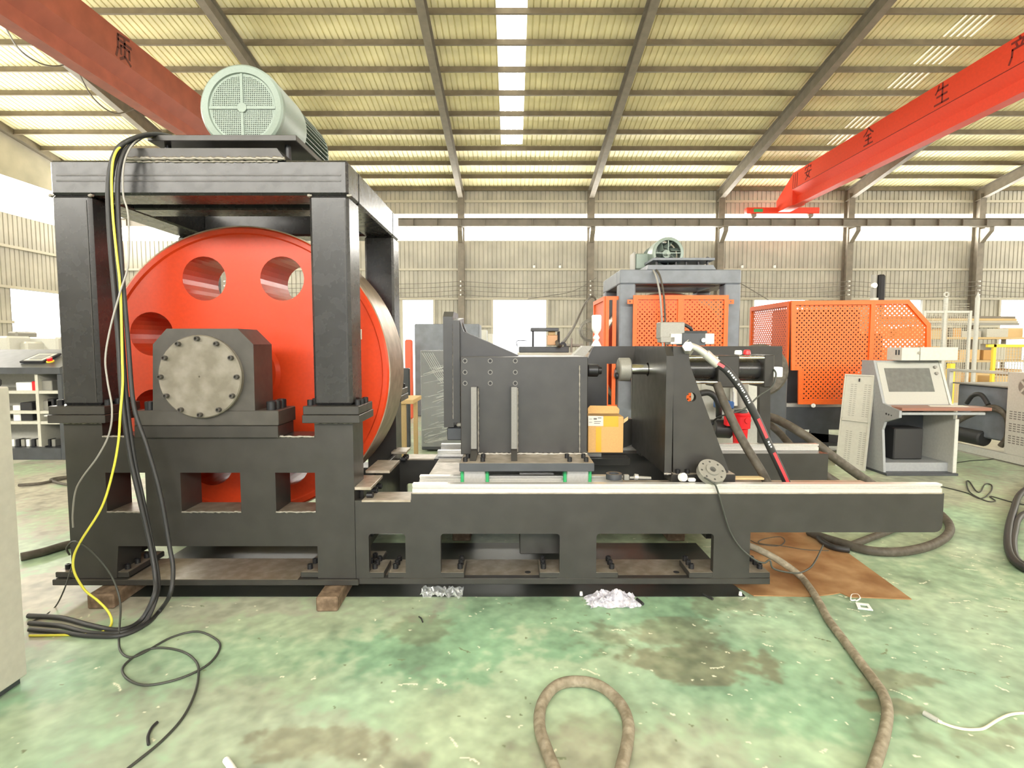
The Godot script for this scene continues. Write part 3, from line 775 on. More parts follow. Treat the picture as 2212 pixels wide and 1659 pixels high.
func press_frame(called: String, label: String, paint: String, gloss: String, detail: bool) -> Node3D:
	# built round the local origin at the middle of its front edge on the floor line; local x from -0.8655 to 0.8655, depth 0 to 1.45 away
	var t := thing(called, label, "machine frame")
	var x0 := PL; var x1 := PR
	var yb := 0.129; var yj := 1.089; var yt := 0.999
	var ytop := 2.62; var ybm := 2.42
	# lower weldment, front and back: posts, two beams and the short webs between them
	var outer := [Vector2(x0, yb), Vector2(x0 + PW + 0.04, yb), Vector2(x0 + PW + 0.06, 0.329), Vector2(x1 - PW, 0.329), Vector2(x1 - PW, yb), Vector2(x1, yb), Vector2(x1, yj), Vector2(x1 - PW, yj), Vector2(x1 - PW, yt), Vector2(x0 + PW, yt), Vector2(x0 + PW, yj), Vector2(x0, yj)]
	var win := []
	for a in [[226.0, 313.0], [390.0, 521.0], [598.0, 685.0]]:
		win.append(rect(x0 + (a[0] - 148.0) / 363.6 + 0.02, 0.538, x0 + (a[1] - 148.0) / 363.6 + 0.02, 0.782))
	put(B.new().front(outer, FD, FD + 0.22, win), "lower_front", paint, t)
	put(B.new().front(outer, BD - 0.22, BD, win), "lower_back", paint, t)
	for w in win: put(B.new().box(Vector3(w[0].x, w[0].y, -FD - 0.215), Vector3(w[1].x, w[0].y + 0.0015, -FD - 0.004)), "sheen_ledge", "pale_plate" if detail else paint, t)  # pale skin paints the window reflection onto each glossy black ledge
	# foot pads and floor plates
	for d in [[FD - 0.02, FD + 0.32], [BD - 0.32, BD]]:
		put(B.new().box(Vector3(x0 - 0.11, 0.091, -d[1]), Vector3(x1 + 0.02, yb - 0.002, -d[0]), 0.004), "floor_plate", paint, t)
		put(B.new().box(Vector3(x0 + PW + 0.12, yb - 0.002, -d[1] + 0.004), Vector3(x1 - PW - 0.12, yb - 0.0005, -d[0] - 0.004)), "pale_face", "pale_plate" if detail else paint, t)  # thin paler skin over the plate top
		for x in [x0, x1 - PW]:
			put(B.new().box(Vector3(x - 0.11, yb, -d[1] - 0.04), Vector3(x + PW + 0.11, yb + 0.034, -d[0] - 0.026), 0.004), "foot_pad", paint, t)
			put(B.new().box(Vector3(x - 0.105, yb + 0.034, -d[1] - 0.036), Vector3(x + PW + 0.105, yb + 0.0355, -d[0] - 0.03)), "pale_face", "pale_plate" if detail else paint, t)  # same paler skin on the pad top
	for x in [x0, x1 - PW]:
		put(B.new().box(Vector3(x + 0.02, yb + 0.036, -(BD - 0.3)), Vector3(x + PW - 0.02, 0.31, -(FD + 0.222)), 0.006), "side_sill", paint, t)
	for px in [x0 - 0.07, x0 + PW + 0.07, x1 - PW - 0.07, x1 + 0.06]:
		for k in 3: bolt(t, Vector3(px, yb + 0.034, -(FD + 0.06 + k * 0.09)), Vector3.UP, 0.034)
	# upper frame: flanged posts and ring of beams
	for x in [x0, x1 - PW]:
		for dd in [FD, BD - PW]:
			put(B.new().box(Vector3(x - 0.055, yj, -dd - PW - 0.05), Vector3(x + PW + 0.055, yj + 0.048, -dd + 0.05), 0.003), "flange", paint, t)
			put(B.new().box(Vector3(x - 0.05, yj + 0.05, -dd - PW - 0.045), Vector3(x + PW + 0.05, yj + 0.1, -dd + 0.045), 0.003), "flange", paint, t)
			put(B.new().box(Vector3(x, yj + 0.1, -dd - PW), Vector3(x + PW, ybm, -dd), 0.016), "post", gloss, t)
			for s in [-0.028, PW + 0.028]:
				for k in 3: bolt(t, Vector3(x + s, yj + 0.1, -dd - 0.02 - k * 0.085), Vector3.UP, 0.036)
	for dd in [FD, BD - PW]:
		put(B.new().box(Vector3(x0, ybm, -dd - PW), Vector3(x1, ytop, -dd), 0.014), "top_beam", gloss, t)
	for x in [x0, x1 - PW]:
		put(B.new().box(Vector3(x, ybm, -(BD - PW - 0.001)), Vector3(x + PW, ytop, -(FD + PW + 0.001)), 0.012), "side_beam", gloss, t)
	put(B.new().box(Vector3(x0 + PW, ybm + 0.002, -(FD + 0.56)), Vector3(x1 - PW, ytop - 0.01, -(FD + 0.36)), 0.01), "cross_beam", gloss, t)
	# seat plates for the motor
	put(B.new().front([Vector2(-2.295, ytop), Vector2(-2.291, 2.685), Vector2(-1.36, 2.685), Vector2(-1.313, ytop)], FD + 0.0, FD + 0.5), "seat_plate", paint, t)
	var mp := put(B.new().box(Vector3(-2.184, 2.769, -4.6), Vector3(-1.291, 2.804, -3.42), 0.003), "motor_plate", paint, t)
	for x in [-2.109, -1.374]:
		for d in [3.5, 4.0, 4.5]:
			put(B.new().cyl(Vector3(x, ytop, -d), Vector3(x, 2.826, -d), 0.018, 0.018, 10).cyl(Vector3(x, 2.804, -d), Vector3(x, 2.818, -d), 0.032, 0.032, 6), "jack_screw", "bolt", t)
	# bearing block in front
	var bf := FD - 0.03
	var hb := put(B.new().front([Vector2(-2.127, 1.153), Vector2(-2.109, 1.553), Vector2(-2.024, 1.645), Vector2(-1.609, 1.645), Vector2(-1.519, 1.553), Vector2(-1.522, 1.153)], bf, bf + 0.25), "bearing_housing", "housing" if detail else paint, t)
	put(B.new().box(Vector3(-2.238, 1.073, -bf - 0.26), Vector3(-1.383, 1.162, -bf + 0.005), 0.004), "housing_foot", "housing" if detail else paint, hb)
	put(B.new().box(Vector3(-2.242, yt, -bf - 0.24), Vector3(-1.39, 1.071, -bf), 0.003), "shim_plate", paint, hb)
	var cc := Vector3(-1.824, 1.364, -3.25)
	put(B.new().lathe(Vector3(cc.x, cc.y, -bf), Vector3(0, 0, 1), [Vector2(0, 0), Vector2(0.244, 0), Vector2(0.244, 0.028), Vector2(0.238, 0.034), Vector2(0.006, 0.034), Vector2(0.002, 0.026), Vector2(0, 0.026)], 48), "cover", "cover_plate" if detail else paint, hb)
	for k in 12:
		var a := TAU * k / 12.0
		bolt(hb, Vector3(cc.x + cos(a) * 0.222, cc.y + sin(a) * 0.222, -bf + 0.034), Vector3(0, 0, 1), 0.028, "housing" if detail else "bolt")
	for x in [-2.168, -1.441]:
		for k in 3: bolt(hb, Vector3(x, 1.162, -bf - 0.04 - k * 0.075), Vector3.UP, 0.056, "bolt")
	var hb2 := put(B.new().front([Vector2(-2.127, 1.153), Vector2(-2.109, 1.553), Vector2(-2.024, 1.645), Vector2(-1.609, 1.645), Vector2(-1.519, 1.553), Vector2(-1.522, 1.153)], BD - 0.24, BD), "bearing_housing", paint, t)
	put(B.new().box(Vector3(-2.238, yt, -BD), Vector3(-1.383, 1.162, -BD + 0.25), 0.004), "housing_foot", paint, hb2)
	if detail:
		weld(t, Vector3(x0 + PW + 0.001, yt + 0.003, -FD + 0.002), Vector3(-2.265, yt + 0.003, -FD + 0.002))
		weld(t, Vector3(-1.399, yt + 0.003, -FD + 0.002), Vector3(x1 - PW, yt + 0.003, -FD + 0.002))
		weld(t, Vector3(-2.237, yt + 0.004, -FD + 0.01), Vector3(-1.432, yt + 0.004, -FD + 0.01), 0.005)
		weld(t, Vector3(-2.295, ytop + 0.004, -FD + 0.004), Vector3(-1.316, ytop + 0.004, -FD + 0.004), 0.012)
		weld(t, Vector3(-2.281, ytop - 0.012, -FD + 0.001), Vector3(-1.356, ytop - 0.012, -FD + 0.001), 0.006)
		for w in win:
			weld(t, Vector3(w[0].x, w[0].y + 0.003, -FD + 0.0), Vector3(w[1].x, w[0].y + 0.003, -FD + 0.0), 0.006)
		for x in [x0 + 0.0, x0 + PW, x1 - PW, x1]:
			weld(t, Vector3(x - 0.005, ybm - 0.004, -FD + 0.001), Vector3(x + 0.02, ybm - 0.004, -FD + 0.001), 0.009)
		weld(t, Vector3(x0, yj - 0.004, -FD + 0.001), Vector3(x0 + PW, yj - 0.004, -FD + 0.001), 0.005)
		weld(t, Vector3(x1 - PW, yj - 0.004, -FD + 0.001), Vector3(x1, yj - 0.004, -FD + 0.001), 0.005)
		for x in [x0 + PW - 0.028, x1 - 0.026]:
			put(B.new().box(Vector3(x, yj + 0.12, -FD), Vector3(x + 0.006, ybm - 0.03, -FD + 0.003)), "corner_seam", paint, t)
		put(B.new().box(Vector3(x0 + 0.04, 2.528, -FD), Vector3(x1 - 0.04, 2.536, -FD + 0.003)), "beam_seam", paint, t)
		put(B.new().box(Vector3(x0 + 0.04, 2.496, -FD), Vector3(x1 - 0.04, 2.504, -FD + 0.003)), "beam_seam", paint, t)
		# ledges and bolt row where the slide bed joins
		put(B.new().box(Vector3(x1, 0.672, -4.55), Vector3(x1 + 0.025, 0.329, -3.42), 0.003), "joint_plate", paint, t)
		put(B.new().box(Vector3(x1 - 0.05, 0.672, -3.62), Vector3(x1 + 0.1, 0.692, -3.31), 0.003), "joint_ledge", "machined_top", t)
		put(B.new().flat([Vector2(x1 - 0.02, 3.64), Vector2(x1 + 0.14, 3.64), Vector2(x1 + 0.14, 3.98), Vector2(x1 - 0.02, 3.98)], 0.7, 0.717), "joint_ledge", "machined_top", t)
		put(B.new().box(Vector3(x1 - 0.02, 0.672, -4.62), Vector3(x1 + 0.1, 0.692, -4.42), 0.003), "joint_ledge", "machined_top", t)
		for k in 3:
			bolt(t, Vector3(x1 + 0.062 + k * 0.002, 0.629 + 0.0, -3.36 - k * 0.11), Vector3(1, 0, 0), 0.04)
			bolt(t, Vector3(x1 + 0.062, 0.629, -4.42 - k * 0.06), Vector3(1, 0, 0), 0.04)
		for k in 2: bolt(t, Vector3(x1 + 0.06, 0.372, -3.4 - k * 0.07), Vector3(1, 0, 0), 0.036)
	return t

func motor(called: String, label: String, at: Vector3, r: float, len: float, fine: bool) -> Node3D:
	# axis along -z, fan end at the origin
	var t := thing(called, label, "motor", at)
	var w := Vector3(0, 0, -1)
	var cl := len * 0.42
	put(B.new().lathe(Vector3.ZERO, w, [Vector2(r * 0.78, 0.02), Vector2(r * 0.8, 0.006), Vector2(r * 0.94, 0.0), Vector2(r * 0.985, 0.012), Vector2(r, 0.035), Vector2(r, cl), Vector2(r * 0.985, cl), Vector2(r * 0.965, 0.05), Vector2(r * 0.78, 0.02)].map(func(p): return p), 56), "fan_cover", "motor_grey", t)
	var g := B.new()
	var rr := r * 0.785
	var pitch := r * (0.0445 if fine else 0.09)
	var nb := int(rr / pitch)
	var th := pitch * (0.24 if fine else 0.05)
	if fine:
		for i in range(-nb, nb + 1):
			var o := i * pitch; var h := sqrt(maxf(rr * rr - o * o, 0.0))
			if h < 0.02: continue
			g.box(Vector3(o - th, -h, -0.020), Vector3(o + th, h, -0.0185)); g.box(Vector3(-h, o - th, -0.0205), Vector3(h, o + th, -0.019))
		g.ring(Vector3(0, 0, -0.018), w, r * 0.735, r * 0.79, 0.003, 48)
	var gp := put(g, "grille", "motor_grey", t) if fine else null
	put(B.new().box(Vector3(-r * 0.028, -rr, -0.016), Vector3(r * 0.028, rr, -0.012)), "spoke", "motor_grey", t)
	put(B.new().box(Vector3(-rr, -r * 0.03, -0.0155), Vector3(rr, r * 0.03, -0.0115)), "spoke", "motor_grey", t)
	put(B.new().cyl(Vector3(0, 0, -0.014), Vector3(0, 0, -0.008), r * 0.11, r * 0.11, 16), "hub", "motor_grey", t)
	var fan := B.new().cyl(Vector3(0, 0, -0.22), Vector3(0, 0, -0.1), r * 0.3, r * 0.26, 20)
	for k in 7:
		var a := TAU * k / 7.0
		fan.box(Vector3(r * 0.25, -0.004, -0.2), Vector3(r * 0.82, 0.004, -0.09), 0.0, Transform3D(Basis(Vector3(0, 0, 1), a) * Basis(Vector3.RIGHT, 0.5), Vector3.ZERO))
	put(fan, "fan", "motor_grey" if not fine else "fan_grey", t)
	put(B.new().cyl(Vector3(0, 0, -0.26), Vector3(0, 0, -len), r * 0.8, r * 0.8, 40), "body", "motor_dark" if fine else "motor_grey", t)
	var fins := B.new()
	for k in 52:
		var a := TAU * k / 52.0
		fins.box(Vector3(r * 0.78, -0.0028, -len + 0.05), Vector3(r * 0.965, 0.0028, -cl - 0.004), 0.0, Transform3D(Basis(Vector3(0, 0, 1), a), Vector3.ZERO))
	put(fins, "cooling_fins", "motor_grey", t)
	put(B.new().cyl(Vector3(0, 0, -len + 0.06), Vector3(0, 0, -len), r * 0.96, r * 0.9, 40), "end_bell", "motor_grey", t)
	put(B.new().cyl(Vector3(0, 0, -len), Vector3(0, 0, -len - 0.12), r * 0.13, r * 0.13, 16), "shaft", "chrome", t)
	for s in [-1.0, 1.0]:
		put(B.new().box(Vector3(s * r * 0.5, -r - 0.012, -len + 0.1), Vector3(s * r * 0.98, -r * 0.8, -cl - 0.02), 0.006), "foot", "motor_grey", t)
	return t

func build_press() -> void:
	var t := press_frame("press_frame", "tall black welded press frame with bolted posts round a red flywheel", "black_paint", "black_gloss", true)
	# flywheel on its shaft
	var c := Vector3(-1.85, 1.358, -3.85)
	var w := thing("flywheel", "large orange red flywheel with eight round holes inside the black frame", "flywheel", Vector3(c.x, c.y, -4.1))
	var holes := []
	for k in 8: holes.append(circle(Vector2.from_angle(PI / 8 + k * PI / 4) * 0.70, 0.151, 28))
	holes.append(circle(Vector2.ZERO, 0.1, 16))
	put(B.new().prism(circle(Vector2.ZERO, 0.962, 96), holes, Transform3D(Basis.IDENTITY, Vector3(0, 0, -0.235)), 0.47), "disc", "red_paint", w)
	put(B.new().lathe(Vector3(0, 0, -0.25), Vector3(0, 0, 1), [Vector2(0.955, 0), Vector2(0.985, 0), Vector2(0.996, 0.012), Vector2(0.996, 0.488), Vector2(0.985, 0.5), Vector2(0.955, 0.5), Vector2(0.945, 0.484), Vector2(0.945, 0.016), Vector2(0.955, 0)], 128), "rim", "red_paint", w)
	put(B.new().ring(Vector3(0, 0, -0.238), Vector3(0, 0, 1), 0.99, 1.004, 0.476, 128), "tread", "tread_steel", w)
	put(B.new().cyl(Vector3(0, 0, -0.62), Vector3(0, 0, 0.72), 0.1, 0.1, 24), "shaft", "tread_steel", w)
	put(B.new().cyl(Vector3(0, 0, 0.235), Vector3(0, 0, 0.27), 0.24, 0.22, 40), "hub", "red_paint", w)
	put(B.new().box(Vector3(0.79, 0.23, 0.236), Vector3(0.81, 0.3, 0.245)), "paper_tag", "paper", w)
	var mp := Vector3(-1.766, 3.098, -3.74)
	motor("electric_motor", "large pale green grey motor with meshed fan cover on top of the black press", mp, 0.276, 0.98, true)
	# timber packing under the press
	for a in [[Vector3(-1.147, 0, -3.13), 0.125, "timber block under the front post beside the flywheel"], [Vector3(-2.504, 0, -3.164), 0.155, "timber block under the outer front post behind the yellow wire"]]:
		var p: Vector3 = a[0]
		single(B.new().bc(Vector3(0, 0, 0), Vector3(a[1], 0.088, 0.5), 0.008), "timber_block", "timber", a[2], "block", "timber blocks under the press", "", Transform3D(Basis(Vector3.UP, 0.03), Vector3(p.x + a[1] / 2, 0.044, p.z - 0.25)))
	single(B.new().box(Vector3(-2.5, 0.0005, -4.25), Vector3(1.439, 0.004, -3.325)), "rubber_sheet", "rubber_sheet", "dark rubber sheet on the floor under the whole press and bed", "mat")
	for x in [-2.3, -0.4, 1.3]:
		single(B.new().bc(Vector3.ZERO, Vector3(0.14, 0.088, 0.4), 0.006), "timber_block", "timber", "dark timber packing deep under the %s of the machine base" % ["press end", "middle", "overhanging end"][[-2.3, -0.4, 1.3].find(x)], "block", "timber blocks under the press", "", Transform3D(Basis.IDENTITY, Vector3(x, 0.044, -4.5)))

# ------------------------------------------------------------------ the slide bed
func build_bed() -> void:
	var t := thing("slide_bed", "long black slide bed with window cut-outs and bright rails beside the press", "machine bed")
	var x0 := PR + 0.003
	var y1 := 0.655; var ylow := 0.612; var yb := 0.129
	var xr := 2.61
	var yo := 0.415
	var xl := 1.447
	var outer := [Vector2(x0, yb), Vector2(xl, yb), Vector2(xl, yo)]
	for k in 5: outer.append(Vector2(xr - 0.045, yo + 0.045) + Vector2.from_angle(deg_to_rad(-90 + k * 22.5)) * 0.045)
	outer.append_array([Vector2(xr, y1), Vector2(-0.609, y1), Vector2(-0.61, ylow), Vector2(x0, ylow)])
	var wy0 := yb + 0.0006
	var top := 0.406
	var wins := [rrect(-0.871, wy0, -0.648, top, 0.02), rrect(-0.434, wy0, 0.29, top, 0.02), rrect(0.513, wy0, 1.226, top, 0.02)]
	for d in [FD, 4.53]:
		put(B.new().front(outer, d, d + 0.045, wins), "side_plate", "black_paint", t)
		put(B.new().box(Vector3(-0.609, y1 - 0.04, -d - 0.2), Vector3(xr - 0.002, y1 - 0.001, -d - 0.046), 0.003), "beam_top", "black_paint", t)
		put(B.new().box(Vector3(x0 + 0.04, ylow - 0.012, -d - 0.19), Vector3(-0.609 - 0.003, ylow + 0.002, -d + 0.002), 0.003), "machined_pad", "machined_top", t)
		put(B.new().box(Vector3(x0 + 0.1, yo - 0.0, -d - 0.2), Vector3(xr - 0.05, yo + 0.03, -d - 0.046), 0.003), "beam_bottom", "black_paint", t)
		put(B.new().box(Vector3(x0 + 0.1, yo + 0.031, -d - 0.2), Vector3(xr - 0.02, y1 - 0.042, -d - 0.17), 0.003), "inner_web", "black_paint", t)
		put(B.new().box(Vector3(x0, 0.091, -d - 0.3), Vector3(1.576, yb - 0.001, -d + 0.002), 0.003), "floor_plate", "black_paint", t)
		put(B.new().box(Vector3(x0 + 0.02, yb - 0.001, -d - 0.297), Vector3(xl - 0.02, yb + 0.0005, -d - 0.047)), "pale_face", "pale_plate", t)  # paler skin laid on top of the floor plate
	# foot pads between the windows with their bolts
	var pads := [[797.0, 830.0], [838.0, 1003.0], [1165.0, 1335.0], [1488.0, 1663.0]]
	for q in pads:
		var xa: float = (q[0] - 1106.0) / 353.5; var xb: float = (q[1] - 1106.0) / 353.5
		for d in [FD + 0.001, 4.35]:
			put(B.new().box(Vector3(xa, yb, -d - 0.2), Vector3(xb, yb + 0.034, -d), 0.003), "foot_pad", "black_paint", t)
			put(B.new().box(Vector3(xa + 0.004, yb + 0.034, -d - 0.197), Vector3(xb - 0.004, yb + 0.0355, -d - 0.003)), "pale_face", "pale_plate", t)
	for q in [805.0, 850.0, 992.0, 1175.0, 1325.0, 1500.0, 1650.0]:
		var x: float = (q - 1106.0) / 353.5
		for k in 3: bolt(t, Vector3(x, yb + 0.034, -(FD + 0.065 + k * 0.062)), Vector3.UP, 0.034)
	for q in [1141.0, 1470.0]:
		put(B.new().cyl(Vector3((q - 1106.0) / 353.5, yb - 0.002, -3.39), Vector3((q - 1106.0) / 353.5, yb + 0.0015, -3.39), 0.019, 0.019, 16), "bolt_hole", "dark_void", t)
	# cross ties between the two sides
	for a in [[-0.58, -0.36, y1 - 0.16, y1 - 0.004], [0.05, 0.32, 0.2, y1 - 0.05], [1.25, 1.42, 0.3, y1 - 0.05]]:
		put(B.new().box(Vector3(a[0], a[2], -4.525), Vector3(a[1], a[3], -3.51), 0.004), "cross_tie", "machined_top" if a[0] < -0.5 else "black_paint", t)
	# guide rails: two long outer ones, two short inner ones
	for a in [[3.305, -0.603, xr - 0.01, 0.05, 0.055], [3.535, -0.597, 0.716, 0.045, 0.05], [4.40, -0.597, 0.716, 0.045, 0.05], [4.66, -0.603, xr - 0.01, 0.05, 0.055]]:
		var d: float = a[0]; var w: float = a[3]; var h: float = a[4]
		var sec := [Vector2(0, 0), Vector2(w, 0), Vector2(w, h * 0.5), Vector2(w * 0.74, h * 0.56), Vector2(w * 0.74, h * 0.7), Vector2(w, h * 0.76), Vector2(w, h), Vector2(0, h), Vector2(0, h * 0.76), Vector2(w * 0.26, h * 0.7), Vector2(w * 0.26, h * 0.56), Vector2(0, h * 0.5)]
		var x := Transform3D(Basis(Vector3(0, 0, -1), Vector3.UP, Vector3.RIGHT), Vector3(a[1], y1 + 0.001, -d))
		put(B.new().prism(sec, [], x, a[2] - a[1]), "guide_rail", "bright_steel", t)
	put(B.new().box(Vector3(-0.603, y1 - 0.002, -3.36), Vector3(xr - 0.012, y1 + 0.004, -3.297)), "rail_seat", "machined_top", t)
	put(B.new().box(Vector3(-0.597, y1 - 0.001, -3.63), Vector3(xr - 0.3, y1 + 0.0005, -3.5)), "rail_seat", "machined_top", t)
	for d in [3.46, 4.3]:
		put(B.new().box(Vector3(-0.597 - 0.02, y1 - 0.06, -d - 0.2), Vector3(0.937, y1 - 0.003, -d - 0.041), 0.003), "inner_rail_bar", "black_paint", t)


# ------------------------------------------------------------------ carriage, die plate, cylinder bracket and what lies on the bed
func build_tooling() -> void:
	var rail_y := 0.655 + 0.052
	# carriage
	var t := thing("slide_carriage", "dark block carriage with nine sunk screws and two pale ribs on the rails", "carriage")
	var yb := 0.756; var yp := 0.809
	put(B.new().box(Vector3(-0.331, yb, -4.52), Vector3(0.517, yp, -3.44), 0.003), "base_plate", "dark_grey_paint", t)
	put(B.new().box(Vector3(-0.331 + 0.004, yp, -4.515), Vector3(0.517 - 0.004, yp + 0.001, -3.445)), "base_top", "machined_top", t)
	var bx0 := -0.346; var bx1 := 0.509
	put(B.new().box(Vector3(bx0, yp + 0.001, -4.3), Vector3(bx1, 1.47, -3.72), 0.004), "body", "black_paint", t)
	for x in [-0.315, -0.146, 0.022]:
		for y in [1.443, 1.367, 1.293]:
			put(B.new().ring(Vector3(x, y, -3.721), Vector3(0, 0, 1), 0.011, 0.016, 0.003, 16), "screw_recess", "black_edge", t)
			put(B.new().cyl(Vector3(x, y, -3.721), Vector3(x, y, -3.7185), 0.0112, 0.0112, 12), "screw_hole", "dark_void", t)
	for a in [[1017.0, 1031.0], [1104.0, 1117.0]]:
		var cx: float = (a[0] + a[1]) / 2.0
		var xx := (cx - 1106.0) / 1200.0 * 3.66
		put(B.new().side([Vector2(3.50, yp), Vector2(3.72, yp), Vector2(3.72, 1.272), Vector2(3.64, 1.275), Vector2(3.62, yp + 0.06)], xx - 0.02, xx + 0.02), "rib", "black_paint", t)
		put(B.new().side([Vector2(3.605, yp + 0.06), Vector2(3.622, yp + 0.06), Vector2(3.642, 1.275), Vector2(3.625, 1.275)], xx - 0.018, xx + 0.018), "rib_edge", "black_edge", t)
		weld(t, Vector3(xx + 0.022, yp + 0.02, -3.715), Vector3(xx + 0.022, 1.26, -3.715), 0.007)
	weld(t, Vector3(bx0 + 0.12, yp + 0.006, -3.714), Vector3(bx1, yp + 0.006, -3.714), 0.009)
	for a in [[1004, 3.49], [1010, 3.6], [1042, 3.49], [1043, 3.6], [1232, 3.49], [1226, 3.6], [1268, 3.49], [1262, 3.6]]:
		bolt(t, Vector3((a[0] - 1106.0) / 1200.0 * a[1], yp + 0.001, -a[1]), Vector3.UP, 0.03)
	for a in [[993.0, 1055.0], [1219.0, 1281.0]]:
		for d in [3.51, 4.375]:
			var xa: float = (a[0] - 1106.0) / 1200.0 * 3.5; var xb: float = (a[1] - 1106.0) / 1200.0 * 3.5
			var gb := put(B.new().box(Vector3(xa + 0.02, rail_y - 0.046, -d - 0.1), Vector3(xb - 0.02, yb - 0.001, -d + 0.006), 0.006), "guide_block", "bright_steel", t)
			put(B.new().box(Vector3(xa, rail_y - 0.044, -d - 0.098), Vector3(xa + 0.0195, yb - 0.004, -d + 0.004), 0.006), "end_seal", "green_cap", gb)
			put(B.new().box(Vector3(xb - 0.0195, rail_y - 0.044, -d - 0.098), Vector3(xb, yb - 0.004, -d + 0.004), 0.006), "end_seal", "green_cap", gb)
	put(B.new().cyl(Vector3(0.537, 1.369, -3.95), Vector3(0.613, 1.369, -3.95), 0.045, 0.045, 20, 0.006).cyl(Vector3(0.613, 1.369, -3.95), Vector3(0.636, 1.369, -3.95), 0.03, 0.026, 20), "ram_stub", "bolt", t)
	weld(t, Vector3(0.452, 1.411, -3.718), Vector3(0.458, 0.815, -3.718), 0.005)
	# die plate at the press end of the carriage
	var dp := thing("die_plate", "upright black die plate with a sloping gusset standing behind the carriage", "bracket")
	var xd := -0.488
	put(B.new().side([Vector2(3.95, 0.961), Vector2(4.35, 0.961), Vector2(4.35, 1.788), Vector2(4.02, 1.788), Vector2(3.95, 1.749)], xd, xd + 0.07), "face_plate", "black_paint", dp)
	put(B.new().side([Vector2(3.93, 0.998), Vector2(4.3, 0.998), Vector2(4.3, 1.756), Vector2(3.93, 1.723)], xd + 0.071, xd + 0.118), "backing_plate", "black_paint", dp)
	for d in [3.97, 4.22]:
		put(B.new().front([Vector2(-0.374, 1.435), Vector2(-0.372, 1.73), Vector2(-0.359, 1.685), Vector2(-0.343, 1.645), Vector2(0.046, 1.474), Vector2(0.046, 1.435)], d, d + 0.045), "gusset", "black_paint", dp)
	weld(dp, Vector3(-0.415, 1.697, -3.945), Vector3(-0.42, 1.022, -3.945), 0.006)
	put(B.new().box(Vector3(xd + 0.02, 0.864, -4.3), Vector3(xd + 0.16, 0.954, -3.97), 0.005), "foot", "dark_grey_paint", dp)
	put(B.new().box(Vector3(xd + 0.09, 0.964, -4.1), Vector3(xd + 0.15, 0.994, -3.93), 0.01), "stop_block", "cast_grey", dp)
	# cylinder bracket
	var cb := thing("cylinder_bracket", "heavy black bracket with tapered side plates and a round hole on the bed", "bracket")
	var xb := 0.965
	var ybt := 0.706; var ytp := 1.541
	put(B.new().side([Vector2(3.47, ybt + 0.03), Vector2(4.43, ybt + 0.03), Vector2(4.43, ytp - 0.12), Vector2(4.36, ytp), Vector2(3.53, ytp), Vector2(3.47, ytp - 0.06)], xb, xb + 0.045, [circle(Vector2(3.95, 1.376), 0.05, 20)]), "face_plate", "black_paint", cb)
	for d in [3.49, 4.34]:
		var g := [Vector2(1.026, 0.733), Vector2(1.01, 1.541), Vector2(1.103, 1.541), Vector2(1.12, 1.419), Vector2(1.377, 0.763), Vector2(1.378, 0.733)]
		put(B.new().front(g, d, d + 0.045, [circle(Vector2(1.131, 1.22), 0.031, 20)]), "gusset", "black_paint", cb)
	put(B.new().box(Vector3(1.006, ybt - 0.028, -3.62), Vector3(1.409, ybt + 0.03, -3.45), 0.004), "foot", "black_paint", cb)
	put(B.new().box(Vector3(1.006, ybt - 0.028, -4.45), Vector3(1.409, ybt + 0.03, -4.3), 0.004), "foot", "black_paint", cb)
	put(B.new().box(Vector3(1.006 + 0.01, ybt + 0.03, -3.61), Vector3(1.409 - 0.004, ybt + 0.0315, -3.455)), "foot_top", "machined_top", cb)
	for x in [1.052, 1.113, 1.344]: bolt(cb, Vector3(x, ybt + 0.03, -3.475), Vector3.UP, 0.03)
	weld(cb, Vector3(xb - 0.003, ybt + 0.03, -3.468), Vector3(xb + 0.04, ybt + 0.03, -3.468), 0.008)
	# hydraulic cylinder lying through the bracket
	var hc := thing("hydraulic_cylinder", "black hydraulic cylinder with chrome rod and tie bars behind the bracket", "cylinder")
	var ay := 1.376; var az := -3.95
	put(B.new().cyl(Vector3(0.83, ay, az), Vector3(1.02, ay, az), 0.036, 0.036, 24), "rod", "chrome", hc)
	put(B.new().cyl(Vector3(0.755, ay, az), Vector3(0.84, ay, az), 0.083, 0.083, 32, 0.008), "rod_flange", "cast_grey", hc)
	put(B.new().cyl(Vector3(0.735, ay - 0.045, az), Vector3(0.756, ay - 0.045, az), 0.024, 0.024, 12, 0.004), "flange_screw", "bolt", hc)
	put(B.new().cyl(Vector3(1.02, ay, az), Vector3(1.76, ay, az), 0.072, 0.072, 32), "barrel", "black_gloss", hc)
	put(B.new().box(Vector3(1.42, ay - 0.12, az - 0.13), Vector3(1.57, ay + 0.1, az + 0.12), 0.006), "trunnion_block", "black_paint", hc)
	put(B.new().box(Vector3(1.74, ay - 0.12, az - 0.13), Vector3(1.81, ay + 0.105, az + 0.12), 0.006), "end_cap", "black_paint", hc)
	for y in [-0.085, 0.085]:
		for z in [-0.1, 0.105]: put(B.new().cyl(Vector3(1.02, ay + y, az + z), Vector3(1.76, ay + y, az + z), 0.012, 0.012, 12), "tie_bar", "chrome", hc)
	put(B.new().box(Vector3(1.81, ay - 0.05, az + 0.02), Vector3(1.88, ay + 0.02, az + 0.1), 0.005), "sensor", "white_plastic", hc)
	put(B.new().cyl(Vector3(1.63, ay + 0.105, az + 0.09), Vector3(1.63, ay + 0.14, az + 0.09), 0.026, 0.022, 14, 0.006), "port_plug", "red_plastic", hc)
	put(B.new().cyl(Vector3(1.57, ay + 0.105, az + 0.09), Vector3(1.57, ay + 0.137, az + 0.09), 0.026, 0.024, 14, 0.006), "port_plug", "white_plastic", hc)
	# rear support frame of the slide, a plate with a window
	var rs := thing("rear_support", "dark rear support frame with a square window showing orange behind", "support frame")
